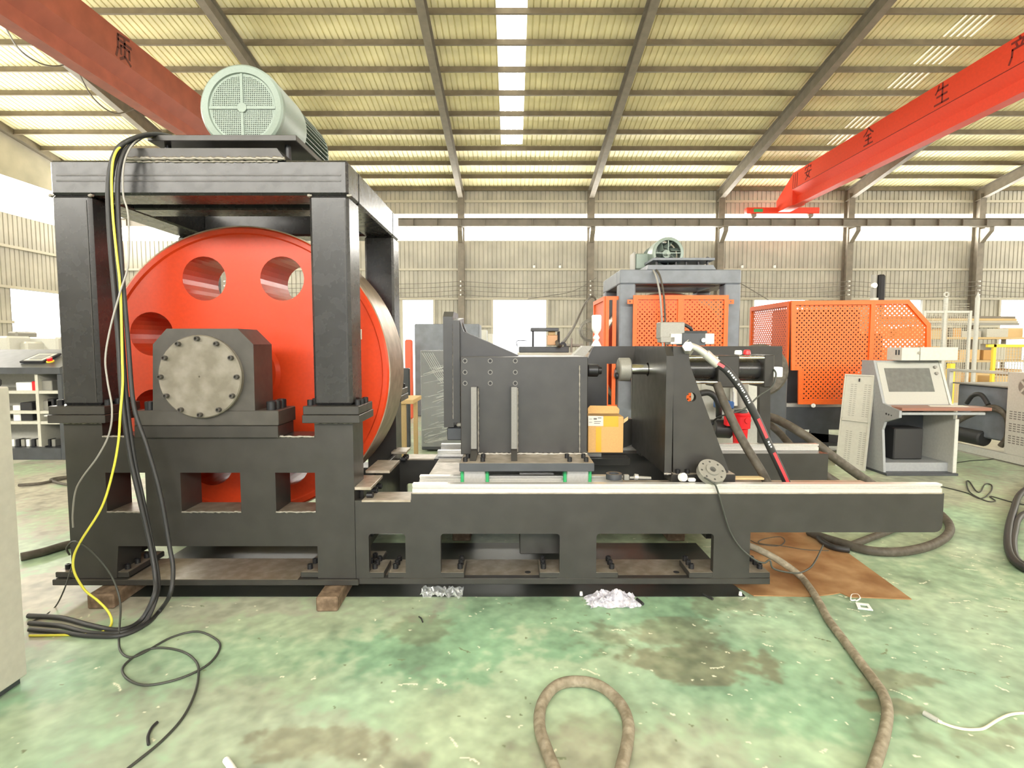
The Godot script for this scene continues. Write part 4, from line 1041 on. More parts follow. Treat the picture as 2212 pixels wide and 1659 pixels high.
	put(B.new().front([Vector2(0.593, 0.558), Vector2(0.585, 1.377), Vector2(0.631, 1.435), Vector2(0.68, 1.539), Vector2(2.243, 1.539), Vector2(2.25, 1.339), Vector2(2.15, 1.339), Vector2(2.17, 0.724), Vector2(2.081, 0.724), Vector2(2.061, 1.339), Vector2(1.025, 1.339), Vector2(1.034, 0.724)], 4.62, 4.67, [[Vector2(0.789, 1.393), Vector2(1.001, 1.393), Vector2(1.008, 0.931), Vector2(0.795, 0.931)]]), "window_plate", "black_paint", rs)
	put(B.new().front([Vector2(0.486, 1.451), Vector2(0.581, 1.542), Vector2(0.662, 1.542), Vector2(0.59, 1.451)], 4.55, 4.72), "cleat", "cast_grey", rs)
	# valve block with solenoids on top of the bracket
	var vb := thing("valve_block", "grey solenoid valve block with silver bodies on top of the bracket", "valve")
	put(B.new().box(Vector3(0.994, 1.59, -3.75), Vector3(1.162, 1.703, -3.85), 0.006), "solenoid", "cast_grey", vb)
	put(B.new().box(Vector3(0.998, 1.566, -3.74), Vector3(1.094, 1.604, -3.83), 0.003), "solenoid_base", "cast_grey", vb)
	put(B.new().box(Vector3(1.063, 1.553, -3.74), Vector3(1.179, 1.627, -3.86), 0.004), "valve_body", "bright_steel", vb)
	put(B.new().box(Vector3(1.141, 1.544, -3.73), Vector3(1.295, 1.63, -3.87), 0.003), "valve_block", "dark_grey_paint", vb)
	put(B.new().box(Vector3(1.253, 1.553, -3.74), Vector3(1.359, 1.627, -3.86), 0.004), "valve_body", "bright_steel", vb)
	put(B.new().box(Vector3(1.136, 1.628, -3.76), Vector3(1.319, 1.645, -3.84), 0.004), "valve_cap", "rubber", vb)
	put(B.new().cyl(Vector3(1.286, 1.581, -3.74), Vector3(1.276, 1.581, -3.71), 0.016, 0.014, 14), "valve_knob", "bright_steel", vb)
	put(B.new().cyl(Vector3(1.338, 1.591, -3.8), Vector3(1.357, 1.591, -3.8), 0.02, 0.02, 12), "valve_nut", "bright_steel", vb)
	put(B.new().tube(curve([Vector3(1.15, 1.682, -3.8), Vector3(1.172, 1.685, -3.8), Vector3(1.194, 1.675, -3.79), Vector3(1.214, 1.66, -3.79), Vector3(1.223, 1.648, -3.8)]), 0.012, 8), "plug_lead", "rubber", vb)
	put(B.new().tube(curve([Vector3(1.182, 1.541, -3.76), Vector3(1.171, 1.581, -3.7), Vector3(1.12, 1.541, -3.66)]), 0.004, 6), "lead", "grey_cable", vb)
	# carton between carriage and bracket
	var bo := thing("carton", "tall cardboard carton with raised flap, tape and white label on the bed", "box")
	var d0 := 3.86
	put(B.new().box(Vector3(0.533, 0.794, -3.86), Vector3(0.781, 1.049, -4.05), 0.003), "box_body", "cardboard", bo)
	put(B.new().front([Vector2(0.531, 1.072), Vector2(0.53, 1.108), Vector2(0.546, 1.127), Vector2(0.731, 1.124), Vector2(0.751, 1.101), Vector2(0.748, 1.072)], d0, d0 + 0.006), "flap", "cardboard", bo)
	put(B.new().front([Vector2(0.749, 1.004), Vector2(0.816, 1.046), Vector2(0.816, 1.023), Vector2(0.752, 0.974)], d0 + 0.02, d0 + 0.024), "side_flap", "cardboard_pale", bo)
	put(B.new().front([Vector2(0.588, 0.801), Vector2(0.627, 0.801), Vector2(0.625, 0.975), Vector2(0.587, 0.975)], d0 - 0.002, d0 - 0.0005), "tape_strip", "tape", bo)
	put(B.new().front([Vector2(0.642, 0.978), Vector2(0.745, 0.978), Vector2(0.744, 1.053), Vector2(0.641, 1.053)], d0 - 0.0018, d0 - 0.0005), "tape_strip", "tape", bo)
	var lb := put(B.new().front([Vector2(0.533, 0.984), Vector2(0.638, 0.984), Vector2(0.638, 1.053), Vector2(0.532, 1.056)], d0 - 0.0022, d0 - 0.0005), "label", "paper", bo)
	for a in [[1283, 903, 1290, 907], [1273, 905, 1280, 906], [1292, 902, 1300, 904], [1284, 910, 1299, 911.5], [1273, 912, 1280, 913], [1284, 914, 1297, 915.5]]:
		var q: Vector3 = Vector3(0, 1.55, -3.858)
		var sc := 3.858 / 1200.0 * 1.003
		put(B.new().box(Vector3((a[0] - 1106) * sc, 1.55 - (a[3] - 745) * sc, -d0 + 0.0022), Vector3((a[2] - 1106) * sc, 1.55 - (a[1] - 745) * sc, -d0 + 0.0028)), "print", "print_grey", lb)
	# loose pieces on the front rail
	var ry := rail_y
	single(B.new().ring(Vector3(0.64, 0.711, -3.44), Vector3.UP, 0.032, 0.05, 0.035, 28), "bearing_ring", "dark_grey_paint", "dark steel ring lying on the rail beside the carriage", "ring")
	var ft := thing("pipe_fitting", "small grey pipe fitting lying on the rail beyond the ring", "fitting")
	put(B.new().box(Vector3(0.702, 0.701, -3.46), Vector3(0.736, 0.737, -3.43), 0.004), "hex_body", "cast_grey", ft)
	put(B.new().cyl(Vector3(0.741, 0.715, -3.45), Vector3(0.788, 0.715, -3.45), 0.009, 0.009, 12), "stem", "cast_grey", ft)
	put(B.new().cyl(Vector3(0.77, 0.721, -3.45), Vector3(0.793, 0.718, -3.45), 0.02, 0.02, 12), "collar", "bright_steel", ft)
	put(B.new().cyl(Vector3(0.793, 0.715, -3.45), Vector3(0.875, 0.712, -3.45), 0.012, 0.01, 12), "nipple", "cast_grey", ft)
	single(B.new().ring(Vector3(1.043, 0.737, -3.37), Vector3(0.35, 0.3, 1), 0.016, 0.026, 0.025, 24).cyl(Vector3(1.044, 0.736, -3.375), Vector3(1.043, 0.737, -3.372), 0.017, 0.017, 16), "plastic_stopper", "white_plastic", "white round plastic stopper on the rail at the foot of the bracket", "stopper")
	single(B.new().bc(Vector3(1.102, 0.725, -3.36), Vector3(0.045, 0.02, 0.03), 0.005), "plastic_clip", "white_plastic", "flat white plastic clip between the round stopper and the holed flange", "clip")
	var fl := thing("hub_flange", "round cast flange with a ring of holes leaning on the bracket foot", "flange", Vector3(1.221, 0.771, -3.36))
	fl.rotation = Vector3(-0.85, 0.15, -0.12)
	var hl := [circle(Vector2.ZERO, 0.018, 16)]
	for k in 8: hl.append(circle(Vector2.from_angle(k * PI / 4) * 0.065, 0.007, 8))
	put(B.new().prism(circle(Vector2.ZERO, 0.085, 40), hl, Transform3D(Basis.IDENTITY, Vector3(0, 0, -0.02)), 0.04), "disc", "cast_grey", fl)
	put(B.new().ring(Vector3(0, 0, 0.02), Vector3(0, 0, 1), 0.019, 0.04, 0.012, 24), "boss", "cast_grey", fl)
	single(B.new().box(Vector3(1.427, 0.688, -3.5), Vector3(1.613, 0.701, -3.56), 0.002), "wood_strip", "pale_timber", "small brown wood strip behind the rail beside the hoses", "wood strip")
	# red filter, blue pump and white cabinet behind the bracket
	var rf := thing("oil_filter", "bright red oil filter housing with black cap behind the hoses", "filter", Vector3(2.154, 0.62, -5.2))
	put(B.new().lathe(Vector3.ZERO, Vector3.UP, [Vector2(0, 0), Vector2(0.062, 0), Vector2(0.068, 0.14), Vector2(0.088, 0.15), Vector2(0.09, 0.26), Vector2(0.094, 0.28), Vector2(0.094, 0.295), Vector2(0, 0.295)], 28), "bowl", "red_plastic", rf)
	put(B.new().cyl(Vector3(0, 0.295, 0), Vector3(0, 0.32, 0), 0.062, 0.055, 20), "cap", "rubber", rf)
	put(B.new().box(Vector3(-0.15, 0.17, -0.03), Vector3(-0.07, 0.28, 0.05), 0.01), "port", "red_plastic", rf)
	put(B.new().box(Vector3(-0.04, 0.1, -0.5), Vector3(0.04, 0.2, -0.05), 0.005), "wall_bracket", "cast_grey", rf)
	put(B.new().cyl(Vector3(0.03, 0.23, 0.08), Vector3(0.03, 0.23, 0.1), 0.03, 0.028, 18), "boss", "red_plastic", rf)
	var pu := thing("oil_pump", "blue and silver pump fittings behind the red filter", "pump")
	put(B.new().box(Vector3(2, 0.928, -5.35), Vector3(2.155, 1.003, -5.5), 0.012), "pump_body", "blue_paint", pu)
	put(B.new().cyl(Vector3(2.033, 0.95, -5.32), Vector3(2.014, 0.955, -5.27), 0.025, 0.02, 14), "pump_port", "blue_paint", pu)
	put(B.new().cyl(Vector3(2.167, 0.959, -5.4), Vector3(2.162, 1.122, -5.4), 0.035, 0.03, 16), "riser", "bright_steel", pu)
	put(B.new().cyl(Vector3(2.277, 0.929, -5.5), Vector3(2.269, 1.179, -5.5), 0.075, 0.07, 20), "accumulator", "cast_grey", pu)
	put(B.new().tube(curve([Vector3(2.146, 1.097, -5.38), Vector3(2.14, 1.142, -5.38), Vector3(2.095, 1.164, -5.38), Vector3(1.951, 1.169, -5.38), Vector3(1.896, 1.187, -5.38)]), 0.018, 10), "pipe", "bright_steel", pu)
	var mo := single(B.new().cyl(Vector3(1.933, 0.746, -5.3), Vector3(2.102, 0.737, -5.3), 0.085, 0.085, 24, 0.01).box(Vector3(1.914, 0.782, -5.3), Vector3(2.132, 0.828, -5.36), 0.006).cyl(Vector3(2.102, 0.737, -5.3), Vector3(2.147, 0.728, -5.3), 0.06, 0.03, 20), "pump_motor", "rubber", "black pump motor below the blue fittings", "motor")
	single(B.new().box(Vector3(1.907, 0, -5.9), Vector3(2.509, 1.191, -5.6), 0.01), "oil_tank", "white_paint", "white steel oil tank behind the red filter", "tank")


# ------------------------------------------------------------------ the second machine with orange guards
func bar_frame(b: B, o: Vector3, ux: Vector3, uy: Vector3, poly: Array, w: float, t: float) -> B:
	# a flat border of width w along the outline, on the sheet's outer side
	var nn := ux.cross(uy).normalized()
	var m := poly.size()
	var cen := Vector2.ZERO
	for p in poly: cen += p / m
	var inner := Geometry2D.offset_polygon(PackedVector2Array(poly), -w)
	var x := Transform3D(Basis(ux, uy, nn), o - nn * t * 0.5)
	b.prism(poly, [Array(inner[0])], x, t)
	return b

func guard_panel(parent: Node3D, called: String, o: Vector3, ux: Vector3, uy: Vector3, poly: Array, bars: Array) -> void:
	var p := put(B.new().perforated(o, ux, uy, poly, 0.067, 0.0335, 0.0115), called, "orange", parent)
	put(bar_frame(B.new(), o + ux.cross(uy).normalized() * 0.014, ux, uy, poly, 0.06, 0.024), "border", "orange", p)
	for b in bars:
		put(B.new().prism(rect(b[0], b[1], b[2], b[3]), [], Transform3D(Basis(ux, uy, ux.cross(uy)), o + ux.cross(uy) * 0.002), 0.022), "stiffener", "orange", p)

func build_back_machine() -> void:
	var t := press_frame("press_frame_001", "blue grey press frame with orange perforated guards in the middle distance", "machine_grey", "machine_grey", false)
	t.position = Vector3(4.22, 0, -4.7)
	var w := thing("flywheel_001", "red flywheel partly hidden behind the orange guards of the grey press", "flywheel", Vector3(2.37, 1.36, -8.8))
	put(B.new().lathe(Vector3(0, 0, -0.25), Vector3(0, 0, 1), [Vector2(0.3, 0.04), Vector2(0.94, 0.04), Vector2(0.945, 0), Vector2(0.98, 0), Vector2(0.98, 0.5), Vector2(0.945, 0.5), Vector2(0.94, 0.46), Vector2(0.3, 0.46), Vector2(0.3, 0.04)], 64), "disc", "red_paint", w)
	put(B.new().ring(Vector3(0, 0, -0.24), Vector3(0, 0, 1), 0.98, 1.0, 0.48, 64), "tread", "tread_steel", w)
	put(B.new().cyl(Vector3(0, 0, -0.3), Vector3(0, 0, 0.3), 0.3, 0.3, 24), "hub", "red_paint", w)
	var m := motor("electric_motor_001", "smaller grey motor with open fan guard on top of the distant grey press", Vector3(2.319, 2.912, -8.35), 0.235, 0.8, false)
	var tb := put(B.new().box(Vector3(-0.42, -0.2, -0.55), Vector3(-0.2, 0.04, -0.3), 0.015), "terminal_box", "motor_grey", m)
	put(B.new().box(Vector3(-0.45, -0.22, -0.57), Vector3(-0.421, 0.06, -0.28), 0.008), "box_lid", "cast_grey", tb)
	for x in [2.713, 2.538, 2.389]:
		put(B.new().cyl(Vector3(x, 2.514, -8.2), Vector3(x, 2.755, -8.2), 0.02, 0.02, 8), "adjusting_screw", "bolt", t, Transform3D(Basis.IDENTITY, -t.position))
	# front guard
	var g := thing("mesh_guard", "orange perforated front guard bolted across the grey press", "guard", Vector3(1.707, 1.55, -7.9))
	var gw := 3.047 - 1.707
	var gh := 2.247 - 0.659
	var y0 := 0.659 - 1.55
	guard_panel(g, "panel", Vector3(0, y0, 0), Vector3.RIGHT, Vector3.UP, rect(0, 0, gw, gh), [[gw * 0.47, 0.05, gw * 0.53, gh - 0.05]])
	for a in [[-0.08, gh - 0.12], [gw, gh - 0.12], [-0.08, 0.4], [gw, 0.4]]:
		put(B.new().front([Vector2(a[0], y0 + a[1]), Vector2(a[0] + 0.08, y0 + a[1]), Vector2(a[0] + 0.08, y0 + a[1] + 0.06), Vector2(a[0], y0 + a[1] + 0.06)], -0.012, 0.004, [circle(Vector2(a[0] + 0.035, y0 + a[1] + 0.03), 0.012, 10)]), "lug", "orange", g)
	# side guard: perforated flank, slotted front edge
	var sg := thing("side_guard", "orange perforated side guard with slotted edge on the grey press", "guard")
	var sx := 1.353
	guard_panel(sg, "panel", Vector3(sx, 0.636, -9.15), Vector3(0, 0, 1), Vector3.UP, rect(0, 0, 1.05, 2.251 - 0.636), [])
	var sl := put(B.new().front(rect(sx, 0.636, sx + 0.22, 2.251), 8.08, 8.1, [rect(sx + 0.05, 0.677, sx + 0.1, 2.198), rect(sx + 0.155, 0.677, sx + 0.205, 2.198)]), "slotted_edge", "orange", sg)
	put(B.new().front(rect(sx + 0.22, 2.211, sx + 0.27, 2.258), 8.08, 8.1, []), "lug", "orange", sg)
	# bed of the second machine with the big guard hood
	var b := thing("slide_bed_001", "dark grey slide bed with pale rail below the large orange guard", "machine bed")
	var bx0 := 3.244; var bx1 := 6.093
	put(B.new().front([Vector2(bx0, 0.09), Vector2(bx1, 0.09), Vector2(bx1, 0.647), Vector2(bx0, 0.647)], 8.0, 8.05, [[Vector2(3.923, 0.003), Vector2(3.912, 0.323), Vector2(4.342, 0.323), Vector2(4.355, 0.003)], [Vector2(4.611, 0.003), Vector2(4.598, 0.323), Vector2(5.001, 0.323), Vector2(5.015, 0.003)], [Vector2(5.217, 0.003), Vector2(5.203, 0.323), Vector2(5.741, 0.323), Vector2(5.757, 0.003)]]), "side_plate", "dark_grey_paint", b)
	put(B.new().box(Vector3(bx0, 0.647, -9.2), Vector3(bx1, 0.647 - 0.05, -8.051), 0.004), "top_plate", "dark_grey_paint", b)
	put(B.new().box(Vector3(bx0, 0.647 + 0.001, -8.12), Vector3(bx1, 0.701, -8.02), 0.004), "guide_rail", "bright_steel", b)
	put(B.new().box(Vector3(bx0, 0.09, -8.35), Vector3(bx1, 0.14, -7.95), 0.004), "floor_plate", "dark_grey_paint", b)
	for x in [bx0 + 0.3, bx1 - 0.4]: put(B.new().box(Vector3(x, 0, -9.0), Vector3(x + 0.15, 0.089, -8.0)), "packing", "timber", b)
	put(B.new().box(Vector3(3.879, 0.669, -8.3), Vector3(4.476, 1.355, -8.7), 0.01), "carriage", "dark_grey_paint", b)
	put(B.new().box(Vector3(3.772, 0.639, -8.2), Vector3(4.572, 0.636, -8.75), 0.004), "carriage_base", "dark_grey_paint", b)
	var h := thing("guard_hood", "large orange perforated guard hood with sloped corner behind the grey console", "guard", Vector3(0, 1.55, -7.9))
	var oy: float = h.position.y
	var poly := []
	for p in [Vector2(4.082, 0.705), Vector2(5.968, 0.705), Vector2(5.908, 1.844), Vector2(5.59, 2.182), Vector2(3.971, 2.169), Vector2(3.932, 2.156), Vector2(3.966, 1.189), Vector2(4.065, 1.189)]: poly.append(Vector2(p.x, p.y - oy))
	guard_panel(h, "front_panel", Vector3.ZERO, Vector3.RIGHT, Vector3.UP, poly, [[5.057, 0.738 - oy, 5.122, 2.149 - oy]])
	guard_panel(h, "side_panel", Vector3(3.96, 1.189 - oy, -1.35), Vector3(0, 0, 1), Vector3.UP, rect(0, 0, 1.3, 2.162 - 1.189), [])
	put(B.new().box(Vector3(4.131, 0.738 - oy, -1.0), Vector3(5.214, 2.078 - oy, -0.45), 0.02), "dark_filler", "dark_grey_paint", h)  # added dark block filling the hood so its holes look shaded
	put(B.new().box(Vector3(5.214 + 0.001, 1.189 - oy, -0.9), Vector3(5.608, 1.714 - oy, -0.5), 0.02), "dark_filler_end", "dark_grey_paint", h)  # smaller added block, darkening the holes further along
	put(B.new().box(Vector3(3.96, 2.162 - oy, -1.38), Vector3(5.621, 2.175 - oy, -0.02), 0.0), "top_sheet", "orange", h)
	put(B.new().cyl(Vector3(4.297, 0.687, -7.88), Vector3(4.275, 0.692, -7.84), 0.03, 0.03, 12), "roller", "chrome", h, Transform3D(Basis.IDENTITY, -h.position))
	var dr := thing("rubber_drum", "dark round drum top rising behind the rear support frame", "drum")
	put(B.new().cyl(Vector3(2.806, 1.262, -6.3), Vector3(2.948, 1.247, -6.62), 0.3, 0.3, 40, 0.02), "drum", "worn_rubber", dr)
	put(B.new().box(Vector3(2.525, 0, -6.85), Vector3(3.164, 1.18, -6.35), 0.02), "stand", "dark_grey_paint", dr)

# ------------------------------------------------------------------ what stands around
func build_surroundings() -> void:
	# pale cabinet close at the edge of the view
	var c := thing("steel_cabinet", "plain pale grey steel cabinet close to the viewer beside the cable bundle", "cabinet", Vector3(-2.24, 0, -2.47))
	put(B.new().box(Vector3(-0.9, 0.03, 0), Vector3(0, 1.365, 1.2), 0.006), "body", "cabinet_paint", c)
	put(B.new().box(Vector3(-0.88, 0.0, 0.02), Vector3(-0.02, 0.029, 1.18)), "plinth", "dark_grey_paint", c)
	single(B.new().box(Vector3(-2.75, 1.365 + 0.001, -2.46), Vector3(-2.255, 1.365 + 0.04, -2.2), 0.01), "tool_case", "rubber", "black case lying on top of the pale cabinet", "case")
	# control desk
	var d := thing("control_desk", "dark grey control desk with sloping top, touch screen and open shelves", "desk", Vector3(-6.03, 0, -7.4))
	var yf := 1.248; var ys := 1.162; var yk := 1.483
	put(B.new().side([Vector2(0.0, ys), Vector2(0.75, ys), Vector2(0.75, yk), Vector2(0.7, yk), Vector2(0.0, yf)], -1.9, 0.0), "sloping_top", "dark_grey_paint", d)
	put(B.new().box(Vector3(-0.06, 0, -0.72), Vector3(0.0, ys - 0.001, -0.02), 0.004), "side_panel", "dark_grey_paint", d)
	put(B.new().box(Vector3(-1.9, 0, -0.72), Vector3(-1.84, ys - 0.001, -0.02), 0.004), "side_panel", "dark_grey_paint", d)
	put(B.new().box(Vector3(-1.839, 0.0, -0.7), Vector3(-0.061, 0.157, -0.02), 0.004), "base", "dark_grey_paint", d)
	put(B.new().box(Vector3(-1.839, 0.157, -0.72), Vector3(-0.061, ys - 0.001, -0.69)), "back_panel", "cabinet_paint", d)
	for y in [848.0, 892.0, 915.0]:
		var yy: float = 1.55 - (y - 745.0) / 1200.0 * 7.4
		put(B.new().box(Vector3(-1.839, yy - 0.02, -0.68), Vector3(-0.061, yy + 0.02, -0.04)), "shelf", "cabinet_paint", d)
	put(B.new().box(Vector3(-0.37, 0.176, -0.66), Vector3(-0.33, ys - 0.01, -0.035)), "divider", "cabinet_paint", d)
	var tilt := atan2(yk - yf, 0.7)
	var sx := Transform3D(Basis(Vector3.RIGHT, tilt), Vector3(0, yf, 0))
	var scr := put(B.new().box(Vector3(-0.66, 0.004, -0.5), Vector3(-0.34, 0.03, -0.16), 0.005, sx), "screen_frame", "dark_void", d)
	put(B.new().box(Vector3(-0.63, 0.0302, -0.47), Vector3(-0.37, 0.032, -0.19), 0.0, sx), "screen_glass", "cabinet_paint", scr)
	put(B.new().box(Vector3(-0.59, 0.0322, -0.43), Vector3(-0.41, 0.033, -0.23), 0.0, sx), "screen_view", "screen", scr)
	put(B.new().cyl(sx * Vector3(-0.28, 0.003, -0.21), sx * Vector3(-0.28, 0.02, -0.21), 0.045, 0.045, 18), "button_ring", "yellow_paint", d)
	put(B.new().cyl(sx * Vector3(-0.28, 0.02, -0.21), sx * Vector3(-0.28, 0.06, -0.21), 0.03, 0.034, 16), "stop_button", "red_plastic", d)
	put(B.new().cyl(sx * Vector3(-0.22, 0.003, -0.43), sx * Vector3(-0.22, 0.03, -0.43), 0.03, 0.03, 14), "push_button", "white_plastic", d)
	# electrical parts on the desk's shelves
	for a in [[38, 72, 826, 845, "white_plastic", "white terminal box on the top shelf of the control desk"], [72, 90, 824, 846, "red_plastic", "red relay block on the top shelf of the control desk"], [92, 116, 822, 846, "cast_grey", "grey power supply on the top shelf of the control desk"], [78, 114, 866, 890, "cast_grey", "grey contactor on the middle shelf of the control desk"], [104, 117, 862, 891, "dark_void", "black breaker on the middle shelf of the control desk"], [44, 70, 870, 918, "dark_void", "black frequency drive in the control desk"], [28, 44, 876, 914, "white_plastic", "white cable duct in the control desk"], [88, 112, 896, 901, "white_plastic", "narrow white strip on the low shelf of the control desk"]]:
		single(B.new().box(Vector3((a[0] - 1106.0) / 1200.0 * 7.55, 1.55 - (a[3] - 745.0) / 1200.0 * 7.5, -7.75), Vector3((a[1] - 1106.0) / 1200.0 * 7.55, 1.55 - (a[2] - 745.0) / 1200.0 * 7.5, -7.5), 0.008), "electrical_box", a[4], a[5], "electrical box", "electrical parts in the control desk")
	for k in 9:
		var word: String = ["first", "second", "third", "fourth", "fifth", "sixth", "seventh", "eighth", "last"][k]
		single(B.new().bc(Vector3(0, 0.05, 0), Vector3(0.05, 0.1, 0.12), 0.006), "relay", ["white_plastic", "dark_void", "cast_grey"][k % 3], word + " small relay of the bottom row inside the control desk", "relay", "relays at the bottom of the control desk", "", Transform3D(Basis.IDENTITY, Vector3(-6.85 + k * 0.07, 0.157 + 0.001, -7.6)))
	# grey console
	var k := thing("control_console", "grey white control console with film covered screen and open knee space", "console", Vector3(4.44, 0, -6.55))
	var W := 0.83
	var ydk := 0.795
	put(B.new().side([Vector2(0, 0.03), Vector2(0.5, 0.03), Vector2(0.5, 1.36), Vector2(0.28, 1.36), Vector2(0.07, ydk + 0.06), Vector2(-0.22, ydk + 0.0), Vector2(-0.22, ydk - 0.08), Vector2(0.02, ydk - 0.16), Vector2(0.06, ydk - 0.26)], 0.0, 0.03), "side_panel", "console_grey", k)
	put(B.new().side([Vector2(0, 0.03), Vector2(0.5, 0.03), Vector2(0.5, 1.36), Vector2(0.28, 1.36), Vector2(0.07, ydk + 0.06), Vector2(0.0, ydk)], W - 0.03, W), "side_panel", "white_paint", k)
	put(B.new().side([Vector2(0.075, ydk + 0.03), Vector2(0.48, ydk + 0.03), Vector2(0.48, 1.355), Vector2(0.285, 1.355)], 0.031, W - 0.031), "head", "console_grey", k)
	var sl := atan2(0.21, 1.355 - ydk - 0.03)
	var fx := Transform3D(Basis(Vector3.RIGHT, -sl), Vector3(0, ydk + 0.03, -0.075))
	put(B.new().box(Vector3(0.035, 0.01, 0.001), Vector3(W - 0.035, 0.55, 0.008), 0.003, fx), "film_sheet", "film", k)
	put(B.new().box(Vector3(0.11, 0.17, 0.009), Vector3(0.66, 0.47, 0.012), 0.0, fx), "screen", "screen", k)
	for y in [0.4, 0.48]: put(B.new().cyl(fx * Vector3(0.73, y, 0.008), fx * Vector3(0.73, y, 0.03), 0.02, 0.018, 14), "button", "cast_grey", k)
	put(B.new().flat([Vector2(0.0, 0.08), Vector2(0.03, -0.22), Vector2(1.06, -0.22), Vector2(1.06, 0.0), Vector2(W, 0.08)], ydk, ydk + 0.035), "desk_top", "desk_wood", k)
	put(B.new().box(Vector3(0.04, ydk - 0.05, 0.21), Vector3(1.0, ydk - 0.02, 0.17), 0.004), "front_rail", "console_grey", k)
	put(B.new().box(Vector3(-0.0, 0.0, -0.5), Vector3(W + 0.02, 0.029, 0.06), 0.003), "base_plate", "dark_grey_paint", k)
	put(B.new().box(Vector3(0.031, 0.03, -0.478), Vector3(W - 0.031, 0.14, -0.04), 0.004), "floor_box", "console_grey", k)
	put(B.new().box(Vector3(0.031, 0.03, -0.5), Vector3(W - 0.031, ydk, -0.48)), "back_panel", "dark_grey_paint", k)
	put(B.new().box(Vector3(W - 0.035, 0.03, 0.0), Vector3(W + 0.01, ydk - 0.12, 0.04), 0.004), "front_leg", "white_paint", k)
	for q in 3: put(B.new().cyl(Vector3(-0.002, ydk - 0.06 - 0.005 * q, -0.0 + q * 0.045), Vector3(0.001, ydk - 0.06 - 0.005 * q, q * 0.045), 0.012 - q * 0.002, 0.012 - q * 0.002, 10), "cable_hole", "dark_void", k)
	single(B.new().box(Vector3(4.688, 0.145, -7.0), Vector3(5.046, 0.532, -6.75), 0.012), "computer_case", "rubber", "black computer case standing inside the grey console", "computer")
	var jb := thing("junction_box", "white steel box with round knob lying on top of the console", "box")
	put(B.new().box(Vector3(4.919, 1.362, -6.98), Vector3(5.373, 1.362 + 0.16, -6.7), 0.004), "body", "white_paint", jb)
	put(B.new().box(Vector3(4.683, 1.362, -6.95), Vector3(4.896, 1.362 + 0.155, -6.68), 0.004), "vented_box", "white_paint", jb)
	for x in [1930.0, 1936.0]: put(B.new().box(Vector3((x - 1106) / 1200 * 6.7, 1.43, -6.679), Vector3((x + 3.5 - 1106) / 1200 * 6.7, 1.49, -6.677)), "vent_slot", "dark_void", jb)
	put(B.new().cyl(Vector3(4.906, 1.455, -6.7), Vector3(4.877, 1.456, -6.66), 0.015, 0.015, 12), "knob", "chrome", jb)
	single(B.new().flat([Vector2(0, 0), Vector2(0.4, -0.02), Vector2(0.36, -0.16), Vector2(-0.06, -0.12)], 0, 0.004), "paper_sheet", "paper", "white paper sheet lying on the console desk top", "paper", "", "", Transform3D(Basis.IDENTITY, Vector3(4.95, ydk + 0.036, -6.58)))
	# leaning ventilated panel
	var br := Vector3(4.337, 0, -6.738); var bl := Vector3(4.161, 0, -7.053); var tr := Vector3(4.498, 1.175, -6.72)
	var ux := (br - bl).normalized(); var uy := (tr - br).normalized(); uy = (uy - ux * uy.dot(ux)).normalized()
	var lp := thing("cabinet_door", "loose pale vented cabinet door leaning against the grey console", "panel", bl)
	lp.basis = Basis(ux, uy, ux.cross(uy))
	var pw := bl.distance_to(br); var ph := tr.distance_to(br)
	put(B.new().box(Vector3(0, 0, -0.02), Vector3(pw, ph, 0), 0.003), "sheet", "cabinet_paint", lp)
	put(bar_frame(B.new(), Vector3(0, 0, 0.006), Vector3.RIGHT, Vector3.UP, rect(0.001, 0.001, pw - 0.001, ph - 0.001), 0.016, 0.012), "folded_edge", "cabinet_paint", lp)
	put(B.new().box(Vector3(0.02, ph * 0.5, 0.001), Vector3(pw - 0.02, ph * 0.5 + 0.03, 0.016), 0.003), "stiffener", "cabinet_paint", lp)
	put(B.new().box(Vector3(pw * 0.5, ph - 0.09, 0.001), Vector3(pw * 0.5 + 0.012, ph - 0.05, 0.02), 0.003), "latch", "bolt", lp)
	var vents := B.new()
	for side in [0.24, 0.7]:
		for r in 16:
			for hh in 2:
				var yy: float = ph * (0.06 + hh * 0.5) + r * ph * 0.022
				for q in 2: vents.box(Vector3(pw * side + q * 0.045, yy, 0.0005), Vector3(pw * side + q * 0.045 + 0.03, yy + 0.006, 0.0015))
	var vn := put(vents, "vent_slots", "cast_grey", lp)
	vn.set_meta("kind", "stuff")
	# white power unit at the far right
	var u := thing("power_unit", "white framed hydraulic power unit with vented panel and small fan grille", "cabinet", Vector3(6.5, 0, -8.3))
	var yt := 1.2
	put(B.new().box(Vector3(0, 0.12, 0), Vector3(0.06, yt, 0.06), 0.004), "frame_post", "white_paint", u)
	put(B.new().box(Vector3(0, yt - 0.04, 0.061), Vector3(0.06, yt, 1.03), 0.004), "frame_rail", "white_paint", u)
	put(B.new().box(Vector3(0, 0.02, 0.0), Vector3(0.06, 0.12, 1.9), 0.004), "frame_rail", "white_paint", u)
	put(B.new().box(Vector3(0, 0.121, 1.035), Vector3(0.9, yt, 1.9), 0.006), "cabinet_body", "white_paint", u)
	put(B.new().side([Vector2(-1.5, 0.02), Vector2(-1.9, 0.02), Vector2(-1.9, 0.12), Vector2(-1.4, 0.12)], -0.002, 0.06), "foot", "white_paint", u)
	put(B.new().ring(Vector3(-0.001, 1.02, 1.3), Vector3(-1, 0, 0), 0.09, 0.105, 0.004, 24).cyl(Vector3(-0.001, 1.02, 1.3), Vector3(-0.003, 1.02, 1.3), 0.09, 0.09, 24), "fan_grille", "cast_grey", u)
	for a in [0.785, -0.785]: put(B.new().bc(Vector3.ZERO, Vector3(0.004, 0.2, 0.025), 0.0, Transform3D(Basis(Vector3.RIGHT, a), Vector3(-0.005, 1.02, 1.3))), "grille_bar", "white_paint", u)
	var vs := B.new()
